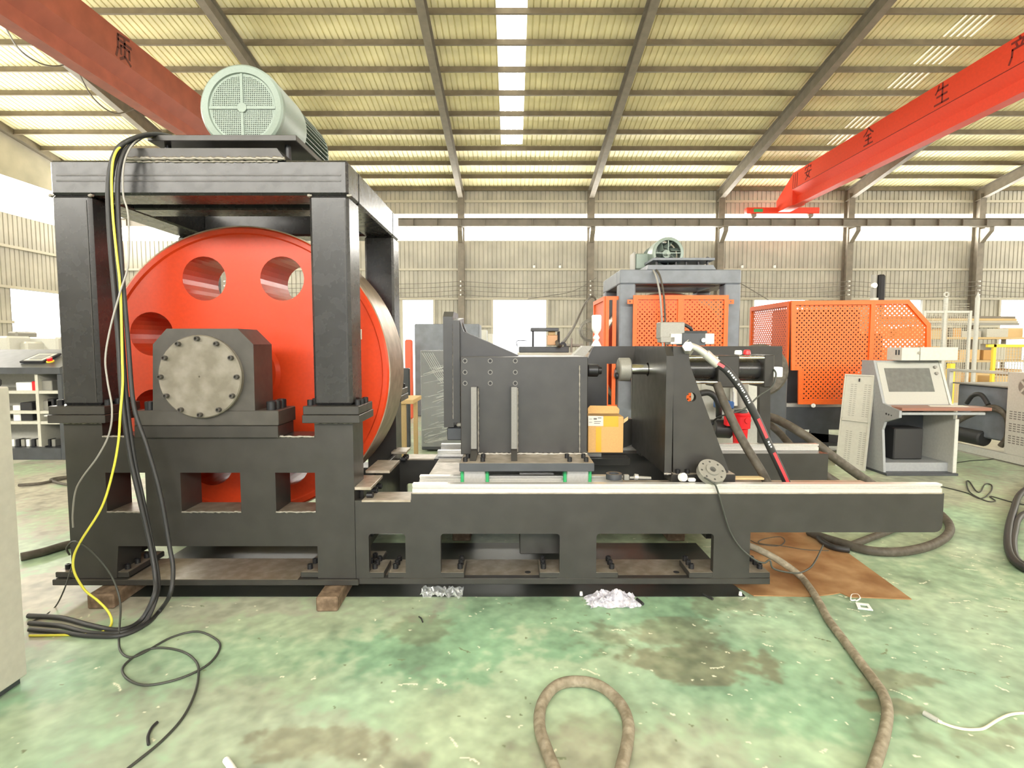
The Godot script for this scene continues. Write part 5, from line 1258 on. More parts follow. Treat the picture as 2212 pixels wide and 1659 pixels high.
	for g in 3:
		for r in 4:
			for q in 8: vs.box(Vector3(-0.002, 0.68 - g * 0.16 - r * 0.03, 1.09 + q * 0.06), Vector3(0.001, 0.692 - g * 0.16 - r * 0.03, 1.13 + q * 0.06))
	put(vs, "vent_slots", "print_grey", u).set_meta("kind", "stuff")
	put(B.new().box(Vector3(0.1, 0.25, 0.1), Vector3(0.85, 0.98, 0.95), 0.02), "oil_tank", "machine_grey", u)
	put(B.new().box(Vector3(0.05, 0.98, 0.06), Vector3(0.85, 1.0, 1.0), 0.004), "tank_lid", "cast_grey", u)
	put(B.new().cyl(Vector3(0.12, 0.24, 0.12), Vector3(0.12, 0.24, 0.6), 0.11, 0.11, 20, 0.02), "pump_motor", "rubber", u)
	for a in [[0.0, 0.5], [0.03, 0.62]]:
		put(B.new().tube(curve([Vector3(-0.4 + a[0], 0.25, 0.2 + a[1] * 0.3), Vector3(-0.1, 0.5, 0.45), Vector3(0.0, 0.68 + a[0], 0.8), Vector3(0.04, 0.6, 1.0), Vector3(0.05, 0.35, 1.02), Vector3(0.03, 0.2, 0.95)]), 0.035, 10), "hose", "worn_rubber", u)
	put(B.new().tube(curve([Vector3(-0.02, 0.72, 0.42), Vector3(-0.02, 0.84, 0.52), Vector3(-0.02, 0.86, 0.66), Vector3(-0.02, 0.74, 0.78)]), 0.03, 10), "hose", "rubber", u)
	# mesh fence, posts, yellow cage and stacked goods behind
	var f := thing("mesh_fence", "white wire mesh fence panel beside the orange hood", "fence", Vector3(8.083, 1.55, -11))
	var fw := 9.034 - 8.083; var ft := 2.222 - 1.55; var fb := -1.2
	for x in [0.0, fw * 0.42, fw - 0.05]: put(B.new().box(Vector3(x, fb, -0.02), Vector3(x + 0.05, ft, 0.03), 0.004), "post", "white_paint", f)
	for y in [ft - 0.05, fb]: put(B.new().box(Vector3(0.05, y, -0.015), Vector3(fw - 0.05, y + 0.05, 0.025), 0.004), "rail", "white_paint", f)
	var ms := B.new()
	for i in 19: ms.box(Vector3(0.05 + i * (fw - 0.1) / 19, fb, 0), Vector3(0.058 + i * (fw - 0.1) / 19, ft, 0.006))
	for i in 41: ms.box(Vector3(0.05, fb + i * 0.05, 0.006), Vector3(fw - 0.05, fb + i * 0.05 + 0.006, 0.011))
	put(ms, "wire_mesh", "girt", f).set_meta("kind", "stuff")
	put(B.new().box(Vector3(0.0, fb - 0.355, -0.1), Vector3(fw, fb, 0.1), 0.004), "base_rail", "white_paint", f)
	for a in [[2036, "pale steel post with ring top standing at the mesh fence"], [2104, "pale steel post with pointed top beyond the mesh fence"]]:
		var x: float = (a[0] - 1106.0) / 1200.0 * 11.6
		var po := thing("eye_post", a[1], "post", Vector3(x, 0, -11.6))
		put(B.new().cyl(Vector3.ZERO, Vector3(0, 2.52, 0), 0.04, 0.04, 14), "tube", "white_paint", po)
		if a[0] < 2050: put(B.new().ring(Vector3(0, 2.59, -0.01), Vector3(0, 0, 1), 0.03, 0.055, 0.02, 16), "ring", "white_paint", po)
		else: put(B.new().cyl(Vector3(0, 2.52, 0), Vector3(0, 2.64, 0), 0.035, 0.008, 12), "tip", "white_paint", po)
	var yc := thing("yellow_cage", "yellow framed wire cage at the edge behind the power unit", "fence", Vector3(9.9, 0, -11.5))
	for x in [0.0, 1.5]: put(B.new().box(Vector3(x, 0, 0), Vector3(x + 0.06, 1.56, 0.06), 0.004), "post", "yellow_paint", yc)
	put(B.new().box(Vector3(-0.12, 1.5, 0), Vector3(1.6, 1.56, 0.06), 0.004), "rail", "yellow_paint", yc)
	var m2 := B.new()
	for i in 24: m2.box(Vector3(0.06 + i * 0.06, 0.3, 0.02), Vector3(0.07 + i * 0.06, 1.5, 0.03))
	for i in 20: m2.box(Vector3(0.06, 0.3 + i * 0.06, 0.03), Vector3(1.5, 0.31 + i * 0.06, 0.04))
	put(m2, "wire_mesh", "girt", yc).set_meta("kind", "stuff")
	single(B.new().bc(Vector3(0, 0.6, 0), Vector3(0.1, 1.2, 0.1), 0.01), "yellow_post", "yellow_paint", "short yellow post behind the console's white box", "post", "", "", Transform3D(Basis.IDENTITY, Vector3(8.3, 0, -10.5)))
	var r := RandomNumberGenerator.new(); r.seed = 12
	var rk := thing("pallet_rack", "long low rack of steel shelves behind the mesh fence", "rack", Vector3(9.2, 0, -14.6))
	for x in [0.0, 2.2, 4.4]:
		for z in [0.0, -0.9]: put(B.new().box(Vector3(x, 0, z), Vector3(x + 0.08, 2.0, z + 0.08)), "upright", "steel_frame", rk)
	for y in [0.4, 1.1, 1.7]: put(B.new().box(Vector3(0.0, y, -0.95), Vector3(4.5, y + 0.05, 0.12)), "shelf", "pale_timber", rk)
	var nth := ["first", "second", "third", "fourth", "fifth", "sixth", "seventh", "eighth", "ninth", "tenth", "eleventh", "twelfth", "thirteenth", "fourteenth", "fifteenth"]
	var count := 0
	for lv in [0.451, 1.151, 1.751]:
		var x := 0.1
		count = 0
		while x < 4.2:
			var s := Vector3(r.randf_range(0.25, 0.55), r.randf_range(0.14, 0.46 if lv < 1.7 else 0.3), r.randf_range(0.3, 0.7))
			single(B.new().bc(Vector3(0, s.y / 2, 0), s, 0.006), "stacked_carton", ["cardboard_pale", "cardboard", "pale_timber", "cabinet_paint"][r.randi() % 4], nth[count] + " carton from the fence end on the %s rack shelf" % {0.451: "lowest", 1.151: "middle", 1.751: "top"}[lv], "box", "cartons on the rack behind the fence", "", Transform3D(Basis(Vector3.UP, r.randf_range(-0.06, 0.06)), Vector3(9.2 + x + s.x / 2, lv, -15.0)))
			x += s.x + 0.05; count += 1
	for i in 7:
		var p := Vector3(7.6 + i * 0.62, 0, -13.0 - (i % 2) * 0.5)
		var s := Vector3(r.randf_range(0.4, 0.6), r.randf_range(0.5, 1.15), 0.5)
		single(B.new().bc(Vector3(0, s.y / 2, 0), s, 0.008), "stacked_carton", ["cardboard_pale", "cardboard"][i % 2], nth[i] + " cardboard box from the fence on the floor before the rack", "box", "boxes on the floor behind the fence", "", Transform3D(Basis(Vector3.UP, 0.1 * (i % 3)), p))
	for i in 4:
		single(B.new().bc(Vector3.ZERO, Vector3(4.2, 0.06, 0.1), 0.004), "steel_bar", ["cast_grey", "girt", "pale_timber", "steel_frame"][i], ["grey", "pale", "straw coloured", "brown"][i] + " long bar lying across the top of the rack", "bar", "bars on top of the rack", "", Transform3D(Basis(Vector3.UP, 0.02 * i), Vector3(11.4, 2.1 + i * 0.062, -14.9)))
	var sg := thing("signal_mast", "black and white gas strut mast rising above the orange hood", "mast", Vector3(6.6, 0, -10.2))
	put(B.new().cyl(Vector3.ZERO, Vector3(0, 2.4, 0), 0.07, 0.07, 14), "pole", "white_paint", sg)
	put(B.new().box(Vector3(0.03, 2.2, -0.08), Vector3(0.15, 2.82, 0.08), 0.03), "head", "dark_void", sg)
	put(B.new().cyl(Vector3(-0.02, 2.4, 0), Vector3(-0.02, 2.82, 0), 0.05, 0.05, 12), "cylinder", "cast_grey", sg)
	put(B.new().cyl(Vector3(-0.06, 2.62, 0.05), Vector3(-0.06, 2.62, 0.09), 0.05, 0.05, 12), "gauge", "white_plastic", sg)
	# things in the middle of the hall
	var cr := thing("wrapped_crate", "dark panel pack wrapped in clear film standing behind the rails", "crate", Vector3(-1.314, 0.024, -8))
	var cw := -0.997 - -1.314 + 0.5
	put(B.new().box(Vector3(0, 0, -0.8), Vector3(cw, 1.464 - 0.024, 0), 0.01), "panels", "dark_grey_paint", cr)
	var wr := RandomNumberGenerator.new(); wr.seed = 4
	for i in 60:
		var yy := wr.randf_range(0.1, 1.25)
		var xa := wr.randf_range(0.0, cw * 0.5); var xb := xa + wr.randf_range(0.12, 0.4)
		put(B.new().tube([Vector3(xa, yy, 0.001), Vector3((xa + xb) / 2, yy + 0.03 + wr.randf_range(-0.01, 0.01), 0.004), Vector3(minf(xb, cw), yy + 0.06, 0.001)], wr.randf_range(0.002, 0.005), 5), "film_fold", "fold_film", cr)
	for i in 6:
		put(B.new().tube([Vector3(0.02 + i * 0.03, 1.437 - 0.024, 0.001), Vector3(0.2 + i * 0.03, 1.1, 0.004), Vector3(0.3 + i * 0.03, 0.98, 0.001)], 0.004, 5), "film_fold", "fold_film", cr)
	put(B.new().box(Vector3(-0.003, 0.05, -0.8), Vector3(cw + 0.003, 1.464 - 0.024 + 0.004, 0.003)), "stretch_film", "clear_film", cr)
	var gc := thing("machine_cabinet", "blue grey machine cabinet with white vented cooler in front of the bright door", "cabinet", Vector3(-2.1, 0, -12))
	put(B.new().box(Vector3(0, 0, -0.8), Vector3(1.4, 2.0, 0), 0.02), "body", "machine_grey", gc)
	var cool := put(B.new().box(Vector3(0.28, 0.9, 0.001), Vector3(0.95, 1.42, 0.25), 0.02), "cooler", "white_paint", gc)
	for i in 5: put(B.new().box(Vector3(0.36 + i * 0.06, 1.0, 0.251), Vector3(0.39 + i * 0.06, 1.34, 0.255)), "louvre", "brown_copper", cool)
	single(B.new().bc(Vector3(0, 0.83, 0), Vector3(0.16, 1.66, 0.1), 0.03), "red_post", "red_post", "red orange post in front of the bright door opening", "post", "", "", Transform3D(Basis.IDENTITY, Vector3(-2.15, 0, -11.6)))
	for a in [[1028, 1052, 713, "tall white cabinet beside the middle bright doorway", 20.0], [1054, 1064, 721, "narrow white cabinet nearest the middle bright doorway", 19.6]]:
		var dd: float = a[4]
		single(B.new().box(Vector3((a[0] - 1106.0) / 1200 * dd, 0, -dd - 0.4), Vector3((a[1] - 1106.0) / 1200 * dd, 1.55 - (a[2] - 745.0) / 1200 * dd, -dd), 0.02), "white_cabinet", "white_paint", a[3], "cabinet")
	var be := thing("work_bench", "pale grey work bench behind the carriage carrying a small press", "bench", Vector3(0.1, 0, -9.3))
	put(B.new().box(Vector3(0, 1.28, -0.9), Vector3(1.32, 1.42, 0), 0.01), "top", "cabinet_paint", be)
	put(B.new().box(Vector3(0.05, 0, -0.85), Vector3(1.27, 1.279, -0.05), 0.01), "cupboard", "cabinet_paint", be)
	var sp := thing("bench_press", "small four pillar bench press with dark head plate in front of the doorway", "press", Vector3(0.34, 1.42, -9.5))
	put(B.new().box(Vector3(-0.22, 0.0, -0.3), Vector3(0.62, 0.1, 0.12), 0.01), "base", "dark_grey_paint", sp)
	for x in [0.02, 0.46]:
		for z in [-0.2, 0.02]: put(B.new().cyl(Vector3(x, 0.1, z), Vector3(x, 0.36, z), 0.014, 0.014, 10), "pillar", "bolt", sp)
	put(B.new().box(Vector3(-0.02, 0.36, -0.25), Vector3(0.45, 0.42, 0.06), 0.008), "head_plate", "dark_grey_paint", sp)
	put(B.new().box(Vector3(0.26, 0.12, -0.15), Vector3(0.44, 0.3, 0.0), 0.01), "die_block", "brown_copper", sp)
	put(B.new().box(Vector3(0.28, 0.3, -0.12), Vector3(0.4, 0.36, -0.02), 0.006), "ram", "pale_timber", sp)
	put(B.new().tube(curve([Vector3(-0.25, 0.1, 0), Vector3(-0.25, 0.2, 0), Vector3(-0.08, 0.2, 0)]), 0.008, 6), "hook", "bolt", sp)
	var cl := thing("clamp", "small grey screw clamp lying at the end of the bench", "clamp", Vector3(0.98, 1.54, -9.45))
	put(B.new().cyl(Vector3(-0.1, 0.0, 0), Vector3(0.22, 0.0, 0), 0.03, 0.026, 14).cyl(Vector3(0.02, -0.115, 0.05), Vector3(0.02, 0.12, 0.05), 0.02, 0.02, 12), "screw", "cast_grey", cl)
	put(B.new().ring(Vector3(-0.12, 0.0, 0.02), Vector3(0, 0, 1), 0.02, 0.06, 0.03, 16), "eye", "bolt", cl)
	var sb := thing("spray_bottle", "white pump bottle standing upside down on the rear support", "bottle", Vector3(0.711, 1.538, -4.7))
	put(B.new().lathe(Vector3.ZERO, Vector3.UP, [Vector2(0, 0), Vector2(0.045, 0), Vector2(0.03, 0.03), Vector2(0.018, 0.05), Vector2(0.03, 0.07), Vector2(0.014, 0.1), Vector2(0.034, 0.13), Vector2(0.04, 0.15), Vector2(0.042, 0.25), Vector2(0.036, 0.262), Vector2(0, 0.262)], 20), "bottle", "white_plastic", sb)
	var fa := thing("floor_fan", "round wire fan partly behind the orange side guard", "fan", Vector3(1.38, 1.8, -9.8))
	for i in 5: put(B.new().tube(ring_pts(Vector3(0, 0, i * 0.04 - 0.08), 0.2 - absf(i - 2) * 0.02), 0.007, 5), "guard_ring", "cast_grey", fa)
	for i in 12: put(B.new().tube(curve([Vector3(0, 0, 0.1), Vector3(cos(i * TAU / 12) * 0.16, sin(i * TAU / 12) * 0.16, 0.08), Vector3(cos(i * TAU / 12) * 0.2, sin(i * TAU / 12) * 0.2, 0.0)], 3), 0.004, 4), "guard_wire", "cast_grey", fa)
	put(B.new().cyl(Vector3(0, -1.8, 0), Vector3(0, -0.2, 0), 0.03, 0.025, 10).cyl(Vector3(0, -1.8, 0), Vector3(0, -1.77, 0), 0.25, 0.24, 20), "stand", "cast_grey", fa)
	var ps := thing("timber_trestle", "pale timber trestle standing behind the flywheel rim", "trestle", Vector3(-1.42, 0, -7.0))
	for a in [[0.0, 0.0], [0.1, 0.35], [0.16, -0.1]]: put(B.new().box(Vector3(a[0], 0, a[1]), Vector3(a[0] + 0.05, 0.85, a[1] + 0.06), 0.004), "board", "pale_timber", ps)
	put(B.new().box(Vector3(-0.05, 0.85, -0.15), Vector3(0.25, 0.9, 0.45), 0.004), "top_board", "cardboard_pale", ps)
	single(B.new().bc(Vector3(0, 0.6, 0), Vector3(0.1, 1.2, 0.1), 0.01), "slim_post", "dark_grey_paint", "slim dark post with grey cap behind the wheel rim", "post", "", "", Transform3D(Basis.IDENTITY, Vector3(-1.6, 0, -8.4)))
	# bench and machines by the gable wall
	for a in [[-60.0, 20.0, 726.0, 16.0, "white_paint", "white machine housing near the gable wall at the edge"], [34.0, 60.0, 738.0, 16.4, "white_paint", "low white stand near the gable door"], [62.0, 126.0, 728.0, 17.0, "white_paint", "white vehicle body in the gable doorway"], [18.0, 40.0, 716.0, 17.6, "cast_grey", "grey duct piece on the stand near the gable wall"]]:
		var dd: float = a[3]
		single(B.new().box(Vector3((a[0] - 1106.0) / 1200 * dd, 0, -dd - 0.8), Vector3((a[1] - 1106.0) / 1200 * dd, 1.55 - (a[2] - 745.0) / 1200 * dd, -dd), 0.05), "machine_housing", a[4], a[5], "machine")
	for a in [[1153, 580, "white lamp on the far wall girt between the first doors"], [1208, 580, "white lamp on the far wall girt nearest the tall column"], [1596, 578, "small white lamp on the far wall right of the grey press motor"], [1665, 580, "small lamp on the far wall above the orange hood's edge"]]:
		var x: float = (a[0] - 1106.0) / 1200 * 25.9
		var lt := thing("wall_bracket", a[2].replace("lamp", "bracket box"), "bracket", Vector3(x, 5.07, -25.9))
		put(B.new().box(Vector3(-0.05, 0, -0.0), Vector3(0.05, 0.12, 0.1), 0.01), "housing", "white_plastic", lt)
		put(B.new().cyl(Vector3(0.0, 0.12, 0.06), Vector3(0.03, 0.2, 0.06), 0.02, 0.02, 8), "stub", "cast_grey", lt)

func ring_pts(o: Vector3, r: float) -> Array:
	var out := []
	for i in 25: out.append(o + Vector3(cos(TAU * i / 24) * r, sin(TAU * i / 24) * r, 0))
	return out


# ------------------------------------------------------------------ hoses, cables and bits on the floor
func build_cables() -> void:
	var bundle := "cables hanging down the press post"
	cable("motor_cable", [Vector3(-2.146, 2.856, -3.6), Vector3(-2.136, 2.8, -3.4), Vector3(-2.182, 2.703, -3.24), Vector3(-2.232, 2.613, -3.2), Vector3(-2.267, 2.445, -3.19), Vector3(-2.272, 2.137, -3.19), Vector3(-2.254, 1.825, -3.18), Vector3(-2.239, 1.563, -3.17), Vector3(-2.227, 1.239, -3.16), Vector3(-2.198, 0.912, -3.16), Vector3(-2.156, 0.671, -3.16), Vector3(-2.105, 0.38, -3.16), Vector3(-2.058, 0.207, -3.12), Vector3(-2.03, 0.132, -3.06)] + [Vector3(-2.076, 0.014, -3.01), Vector3(-2.115, 0.014, -2.899), Vector3(-2.298, 0.014, -2.943), Vector3(-2.537, 0.014, -3.031), Vector3(-2.751, 0.014, -3.058)], 0.014, "rubber", "thick black cable hanging beside the yellow wire and sweeping towards the pale cabinet", "cable", bundle)
	cable("motor_cable", [Vector3(-2.146, 2.862, -3.6), Vector3(-2.135, 2.81, -3.42), Vector3(-2.155, 2.728, -3.26), Vector3(-2.216, 2.645, -3.22), Vector3(-2.265, 2.45, -3.21), Vector3(-2.265, 2.141, -3.21), Vector3(-2.242, 1.827, -3.2), Vector3(-2.23, 1.561, -3.19), Vector3(-2.215, 1.237, -3.18), Vector3(-2.19, 0.908, -3.18), Vector3(-2.151, 0.665, -3.18), Vector3(-2.105, 0.373, -3.18), Vector3(-2.055, 0.198, -3.14), Vector3(-2.031, 0.112, -3.08)] + [Vector3(-2.04, 0.012, -2.983), Vector3(-2.095, 0.012, -2.878), Vector3(-2.258, 0.012, -2.874), Vector3(-2.479, 0.012, -2.947), Vector3(-2.676, 0.012, -2.978)], 0.012, "rubber", "second black cable close behind the thick one at the press post", "cable", bundle)
	cable("motor_cable", [Vector3(-2.16, 2.865, -3.6), Vector3(-2.164, 2.797, -3.4), Vector3(-2.173, 2.692, -3.26), Vector3(-2.194, 2.587, -3.2), Vector3(-2.217, 2.401, -3.19), Vector3(-2.207, 2.033, -3.18), Vector3(-2.192, 1.772, -3.17), Vector3(-2.184, 1.561, -3.17), Vector3(-2.163, 1.207, -3.16), Vector3(-2.099, 0.969, -3.16), Vector3(-2.035, 0.693, -3.16), Vector3(-1.988, 0.384, -3.15), Vector3(-1.954, 0.261, -3.12), Vector3(-1.938, 0.143, -3.06)] + [Vector3(-2.045, 0.012, -3.129), Vector3(-2.021, 0.012, -2.973), Vector3(-2.07, 0.012, -2.85), Vector3(-2.233, 0.012, -2.84), Vector3(-2.413, 0.012, -2.878), Vector3(-2.615, 0.012, -2.908)], 0.012, "rubber", "black cable swinging furthest out from the press post near the floor", "cable", bundle)
	cable("earth_wire", [Vector3(-2.175, 2.859, -3.6), Vector3(-2.152, 2.779, -3.38), Vector3(-2.196, 2.685, -3.24), Vector3(-2.208, 2.605, -3.17), Vector3(-2.225, 2.474, -3.16), Vector3(-2.228, 2.269, -3.16), Vector3(-2.218, 2.06, -3.16), Vector3(-2.2, 1.851, -3.15), Vector3(-2.208, 1.482, -3.15), Vector3(-2.213, 1.327, -3.15), Vector3(-2.228, 1.156, -3.14), Vector3(-2.246, 1.004, -3.14), Vector3(-2.286, 0.83, -3.14), Vector3(-2.353, 0.623, -3.13), Vector3(-2.46, 0.435, -3.1), Vector3(-2.491, 0.345, -3.08), Vector3(-2.475, 0.265, -3.06), Vector3(-2.407, 0.174, -3.04), Vector3(-2.327, 0.114, -3.03), Vector3(-2.265, 0.055, -3.02)] + [Vector3(-2.23, 0.007, -2.993), Vector3(-2.201, 0.007, -2.907), Vector3(-2.267, 0.007, -2.869), Vector3(-2.408, 0.007, -2.859), Vector3(-2.567, 0.007, -2.854)], 0.0065, "yellow_wire", "yellow green earth wire curling down past the press foot to the floor", "wire")
	cable("signal_lead", [Vector3(-2.158, 2.817, -3.5), Vector3(-2.155, 2.737, -3.3), Vector3(-2.159, 2.583, -3.18), Vector3(-2.172, 2.396, -3.17), Vector3(-2.143, 2.269, -3.16), Vector3(-2.155, 2.009, -3.16), Vector3(-2.193, 1.85, -3.14), Vector3(-2.248, 1.661, -3.13), Vector3(-2.281, 1.483, -3.12), Vector3(-2.277, 1.35, -3.12), Vector3(-2.259, 1.19, -3.12), Vector3(-2.282, 1.05, -3.12), Vector3(-2.352, 0.92, -3.12), Vector3(-2.461, 0.795, -3.14), Vector3(-2.54, 0.698, -3.18), Vector3(-2.579, 0.56, -3.2), Vector3(-2.597, 0.473, -3.22)], 0.005, "grey_cable", "thin grey lead looping across the press post", "cable")
	cable("signal_lead", [Vector3(-2.612, 0.315, -3.2), Vector3(-2.593, 0.369, -3.16), Vector3(-2.524, 0.422, -3.12), Vector3(-2.461, 0.419, -3.1), Vector3(-2.375, 0.367, -3.08), Vector3(-2.276, 0.28, -3.05), Vector3(-2.212, 0.194, -3.02), Vector3(-2.174, 0.101, -2.99)] + [Vector3(-2.086, 0.006, -2.847), Vector3(-1.984, 0.006, -2.712), Vector3(-1.894, 0.006, -2.65), Vector3(-1.853, 0.006, -2.691), Vector3(-1.803, 0.006, -2.837), Vector3(-1.703, 0.006, -2.899), Vector3(-1.562, 0.006, -2.824), Vector3(-1.491, 0.006, -2.734), Vector3(-1.472, 0.006, -2.59), Vector3(-1.539, 0.006, -2.477), Vector3(-1.655, 0.006, -2.425), Vector3(-1.763, 0.006, -2.46), Vector3(-1.857, 0.006, -2.544), Vector3(-1.878, 0.006, -2.634), Vector3(-1.849, 0.006, -2.721), Vector3(-1.763, 0.006, -2.734), Vector3(-1.643, 0.006, -2.691), Vector3(-1.534, 0.006, -2.602), Vector3(-1.466, 0.006, -2.495), Vector3(-1.406, 0.006, -2.357), Vector3(-1.367, 0.006, -2.204), Vector3(-1.369, 0.006, -2.069), Vector3(-1.402, 0.006, -1.933), Vector3(-1.417, 0.006, -1.883), Vector3(-1.425, 0.006, -1.763), Vector3(-1.46, 0.006, -1.673)], 0.0055, "thin_cable", "thin dark cable lying in two loops on the floor by the press", "cable")
	cable("signal_lead", [Vector3(-2.596, 0.268, -3.2), Vector3(-2.578, 0.219, -3.15), Vector3(-2.574, 0.144, -3.1)] + [Vector3(-2.703, 0.005, -3.189), Vector3(-2.674, 0.005, -3.076), Vector3(-2.688, 0.005, -3.012)], 0.004, "thin_cable", "thin dark lead beside the outer timber block", "cable")
	cable("cable_offcut", [Vector3(-1.453, 0.008, -2.173), Vector3(-1.454, 0.008, -2.14), Vector3(-1.438, 0.008, -2.092), Vector3(-1.406, 0.008, -2.046)], 0.006, "rubber", "short black cable offcut on the floor inside the loop's tail", "cable")
	single(B.new().tube([Vector3(-1.06, 0.015, -1.956), Vector3(-1.021, 0.015, -1.919), Vector3(-0.982, 0.015, -1.88)], 0.013, 10), "plastic_pipe", "white_plastic", "white pipe end at the bottom edge of the floor", "pipe")
	cable("welding_cable", [Vector3(-0.007, 0.024, -1.359), Vector3(0.074, 0.024, -1.543), Vector3(0.145, 0.024, -1.742), Vector3(0.162, 0.024, -1.84), Vector3(0.131, 0.024, -1.996), Vector3(0.111, 0.024, -2.123), Vector3(0.128, 0.024, -2.267), Vector3(0.197, 0.024, -2.39), Vector3(0.295, 0.024, -2.424), Vector3(0.394, 0.024, -2.39), Vector3(0.457, 0.024, -2.283), Vector3(0.472, 0.024, -2.164), Vector3(0.447, 0.024, -2.045), Vector3(0.391, 0.024, -1.893), Vector3(0.351, 0.024, -1.78), Vector3(0.354, 0.024, -1.637), Vector3(0.416, 0.024, -1.486), Vector3(0.48, 0.024, -1.359)], 0.024, "dusty_rubber", "dusty grey hose lying in a rounded loop on the near floor", "hose", "", 12)
	cable("welding_cable", [Vector3(1.527, 0.206, -3.7), Vector3(1.591, 0.214, -3.6), Vector3(1.67, 0.186, -3.55), Vector3(1.759, 0.138, -3.5)] + [Vector3(1.909, 0.022, -3.578), Vector3(1.875, 0.022, -3.389), Vector3(1.822, 0.022, -3.189), Vector3(1.767, 0.022, -3.005), Vector3(1.722, 0.022, -2.785), Vector3(1.685, 0.022, -2.598), Vector3(1.649, 0.022, -2.417), Vector3(1.627, 0.022, -2.333), Vector3(1.573, 0.022, -2.225), Vector3(1.471, 0.022, -2.091), Vector3(1.363, 0.022, -1.968), Vector3(1.268, 0.022, -1.863), Vector3(1.123, 0.022, -1.708), Vector3(0.977, 0.022, -1.516), Vector3(0.908, 0.022, -1.361)], 0.022, "dusty_rubber", "long dusty hose running from the bed across the rusty plate to the viewer", "hose", "", 12)
	cable("floor_hose", [Vector3(2.419, 0.035, -4.427), Vector3(2.448, 0.035, -4.296), Vector3(2.535, 0.035, -4.152), Vector3(2.637, 0.035, -4.008), Vector3(2.844, 0.035, -3.981), Vector3(3.121, 0.035, -4.084), Vector3(3.39, 0.035, -4.264), Vector3(3.592, 0.035, -4.461), Vector3(3.735, 0.035, -4.664), Vector3(3.84, 0.035, -4.872)], 0.033, "worn_rubber", "thick dark hose bending round the overhanging end of the bed", "hose", "", 12)
	cable("floor_hose", [Vector3(2.576, 0.03, -4.126), Vector3(2.811, 0.03, -4.278), Vector3(2.999, 0.03, -4.397), Vector3(3.38, 0.03, -4.654)], 0.028, "worn_rubber", "short dark hose crossing under the bed's overhang", "hose", "", 10)
	cable("floor_hose", [Vector3(2.455, 0.03, -4.375), Vector3(2.41, 0.03, -4.226), Vector3(2.42, 0.03, -4.088), Vector3(2.508, 0.03, -4.031)], 0.022, "rubber", "black hose end on the corner of the rusty plate", "hose", "", 10)
	cable("power_cable", [Vector3(6.56, 0.03, -6.559), Vector3(5.35, 0.03, -5.712), Vector3(4.597, 0.03, -4.999), Vector3(3.984, 0.03, -4.364), Vector3(3.61, 0.03, -3.922), Vector3(3.499, 0.03, -3.688), Vector3(3.552, 0.03, -3.596)], 0.028, "rubber", "thick black power cable curving in at the floor's edge", "cable", "", 10)
	cable("power_cable", [Vector3(5.431, 0.03, -5.365), Vector3(4.617, 0.03, -4.915), Vector3(4.086, 0.03, -4.419), Vector3(3.712, 0.03, -4.012), Vector3(3.552, 0.03, -3.785), Vector3(3.592, 0.03, -3.704)], 0.024, "rubber", "inner black power cable at the floor's edge", "cable", "", 10)
	# pressure hoses of the cylinder
	var h := thing("pressure_hose", "black pressure hose with red stripes, white print and silver elbow at the bracket", "hose")
	var path := curve([Vector3(1.265, 1.441, -3.46), Vector3(1.331, 1.393, -3.44), Vector3(1.414, 1.289, -3.44), Vector3(1.472, 1.191, -3.44), Vector3(1.537, 1.079, -3.45), Vector3(1.596, 0.956, -3.45), Vector3(1.663, 0.831, -3.46), Vector3(1.743, 0.684, -3.48), Vector3(1.798, 0.573, -3.5), Vector3(1.842, 0.461, -3.52)], 8)
	put(B.new().tube(path, 0.024, 12), "hose", "rubber", h)
	put(B.new().cyl(Vector3(1.204, 1.495, -3.46), Vector3(1.283, 1.426, -3.46), 0.03, 0.028, 16, 0.003), "ferrule", "bright_steel", h)
	put(B.new().tube(curve([Vector3(1.1, 1.53, -3.5), Vector3(1.11, 1.541, -3.46), Vector3(1.157, 1.524, -3.46), Vector3(1.215, 1.484, -3.46)]), 0.022, 12), "elbow", "bright_steel", h)
	put(B.new().cyl(Vector3(1.113, 1.512, -3.52), Vector3(1.087, 1.541, -3.44), 0.034, 0.034, 6), "nut", "bright_steel", h)
	for a in [[0, 6, "hose_red", 0.009], [7, 24, "white_plastic", 0.0], [31, 39, "hose_red", 0.009], [40, 44, "white_plastic", 0.0], [45, 57, "hose_red", 0.009], [58, 70, "white_plastic", 0.0]]:
		var st := B.new()
		var i: int = a[0]
		while i < mini(a[1], path.size() - 1):
			var p: Vector3 = path[i]; var q: Vector3 = path[i + 1]
			var dir := (q - p).normalized()
			var out := Vector3(0, 0, 1)
			out = (out - dir * out.dot(dir)).normalized()
			var sd := dir.cross(out)
			if a[3] > 0.0:
				st.quad(p + out * 0.0243 + sd * 0.009, p + out * 0.0243 - sd * 0.009, q + out * 0.0243 - sd * 0.009, q + out * 0.0243 + sd * 0.009)
			else:
				var L := p.distance_to(q)
				var n := int(L / 0.011)
				for k in n:
					if (i * 5 + k) % 6 == 5: continue
					var c := p.lerp(q, (k + 0.2) / n); var e := p.lerp(q, (k + 0.8) / n)
					var hh := 0.005 + 0.002 * ((k * 7 + i) % 3)
					st.quad(c + out * 0.0244 + sd * hh, c + out * 0.0244 - sd * 0.004, e + out * 0.0244 - sd * 0.004, e + out * 0.0244 + sd * hh)
			i += 1
		put(st, "stripe" if a[3] > 0 else "print", a[2], h)
	cable("pressure_hose", [Vector3(1.366, 1.294, -3.7), Vector3(1.391, 1.199, -3.66), Vector3(1.448, 1.037, -3.6), Vector3(1.525, 0.888, -3.58), Vector3(1.605, 0.755, -3.56), Vector3(1.656, 0.664, -3.56), Vector3(1.731, 0.505, -3.58)], 0.028, "worn_rubber", "plain worn hose running down beside the striped pressure hose", "hose", "", 12)
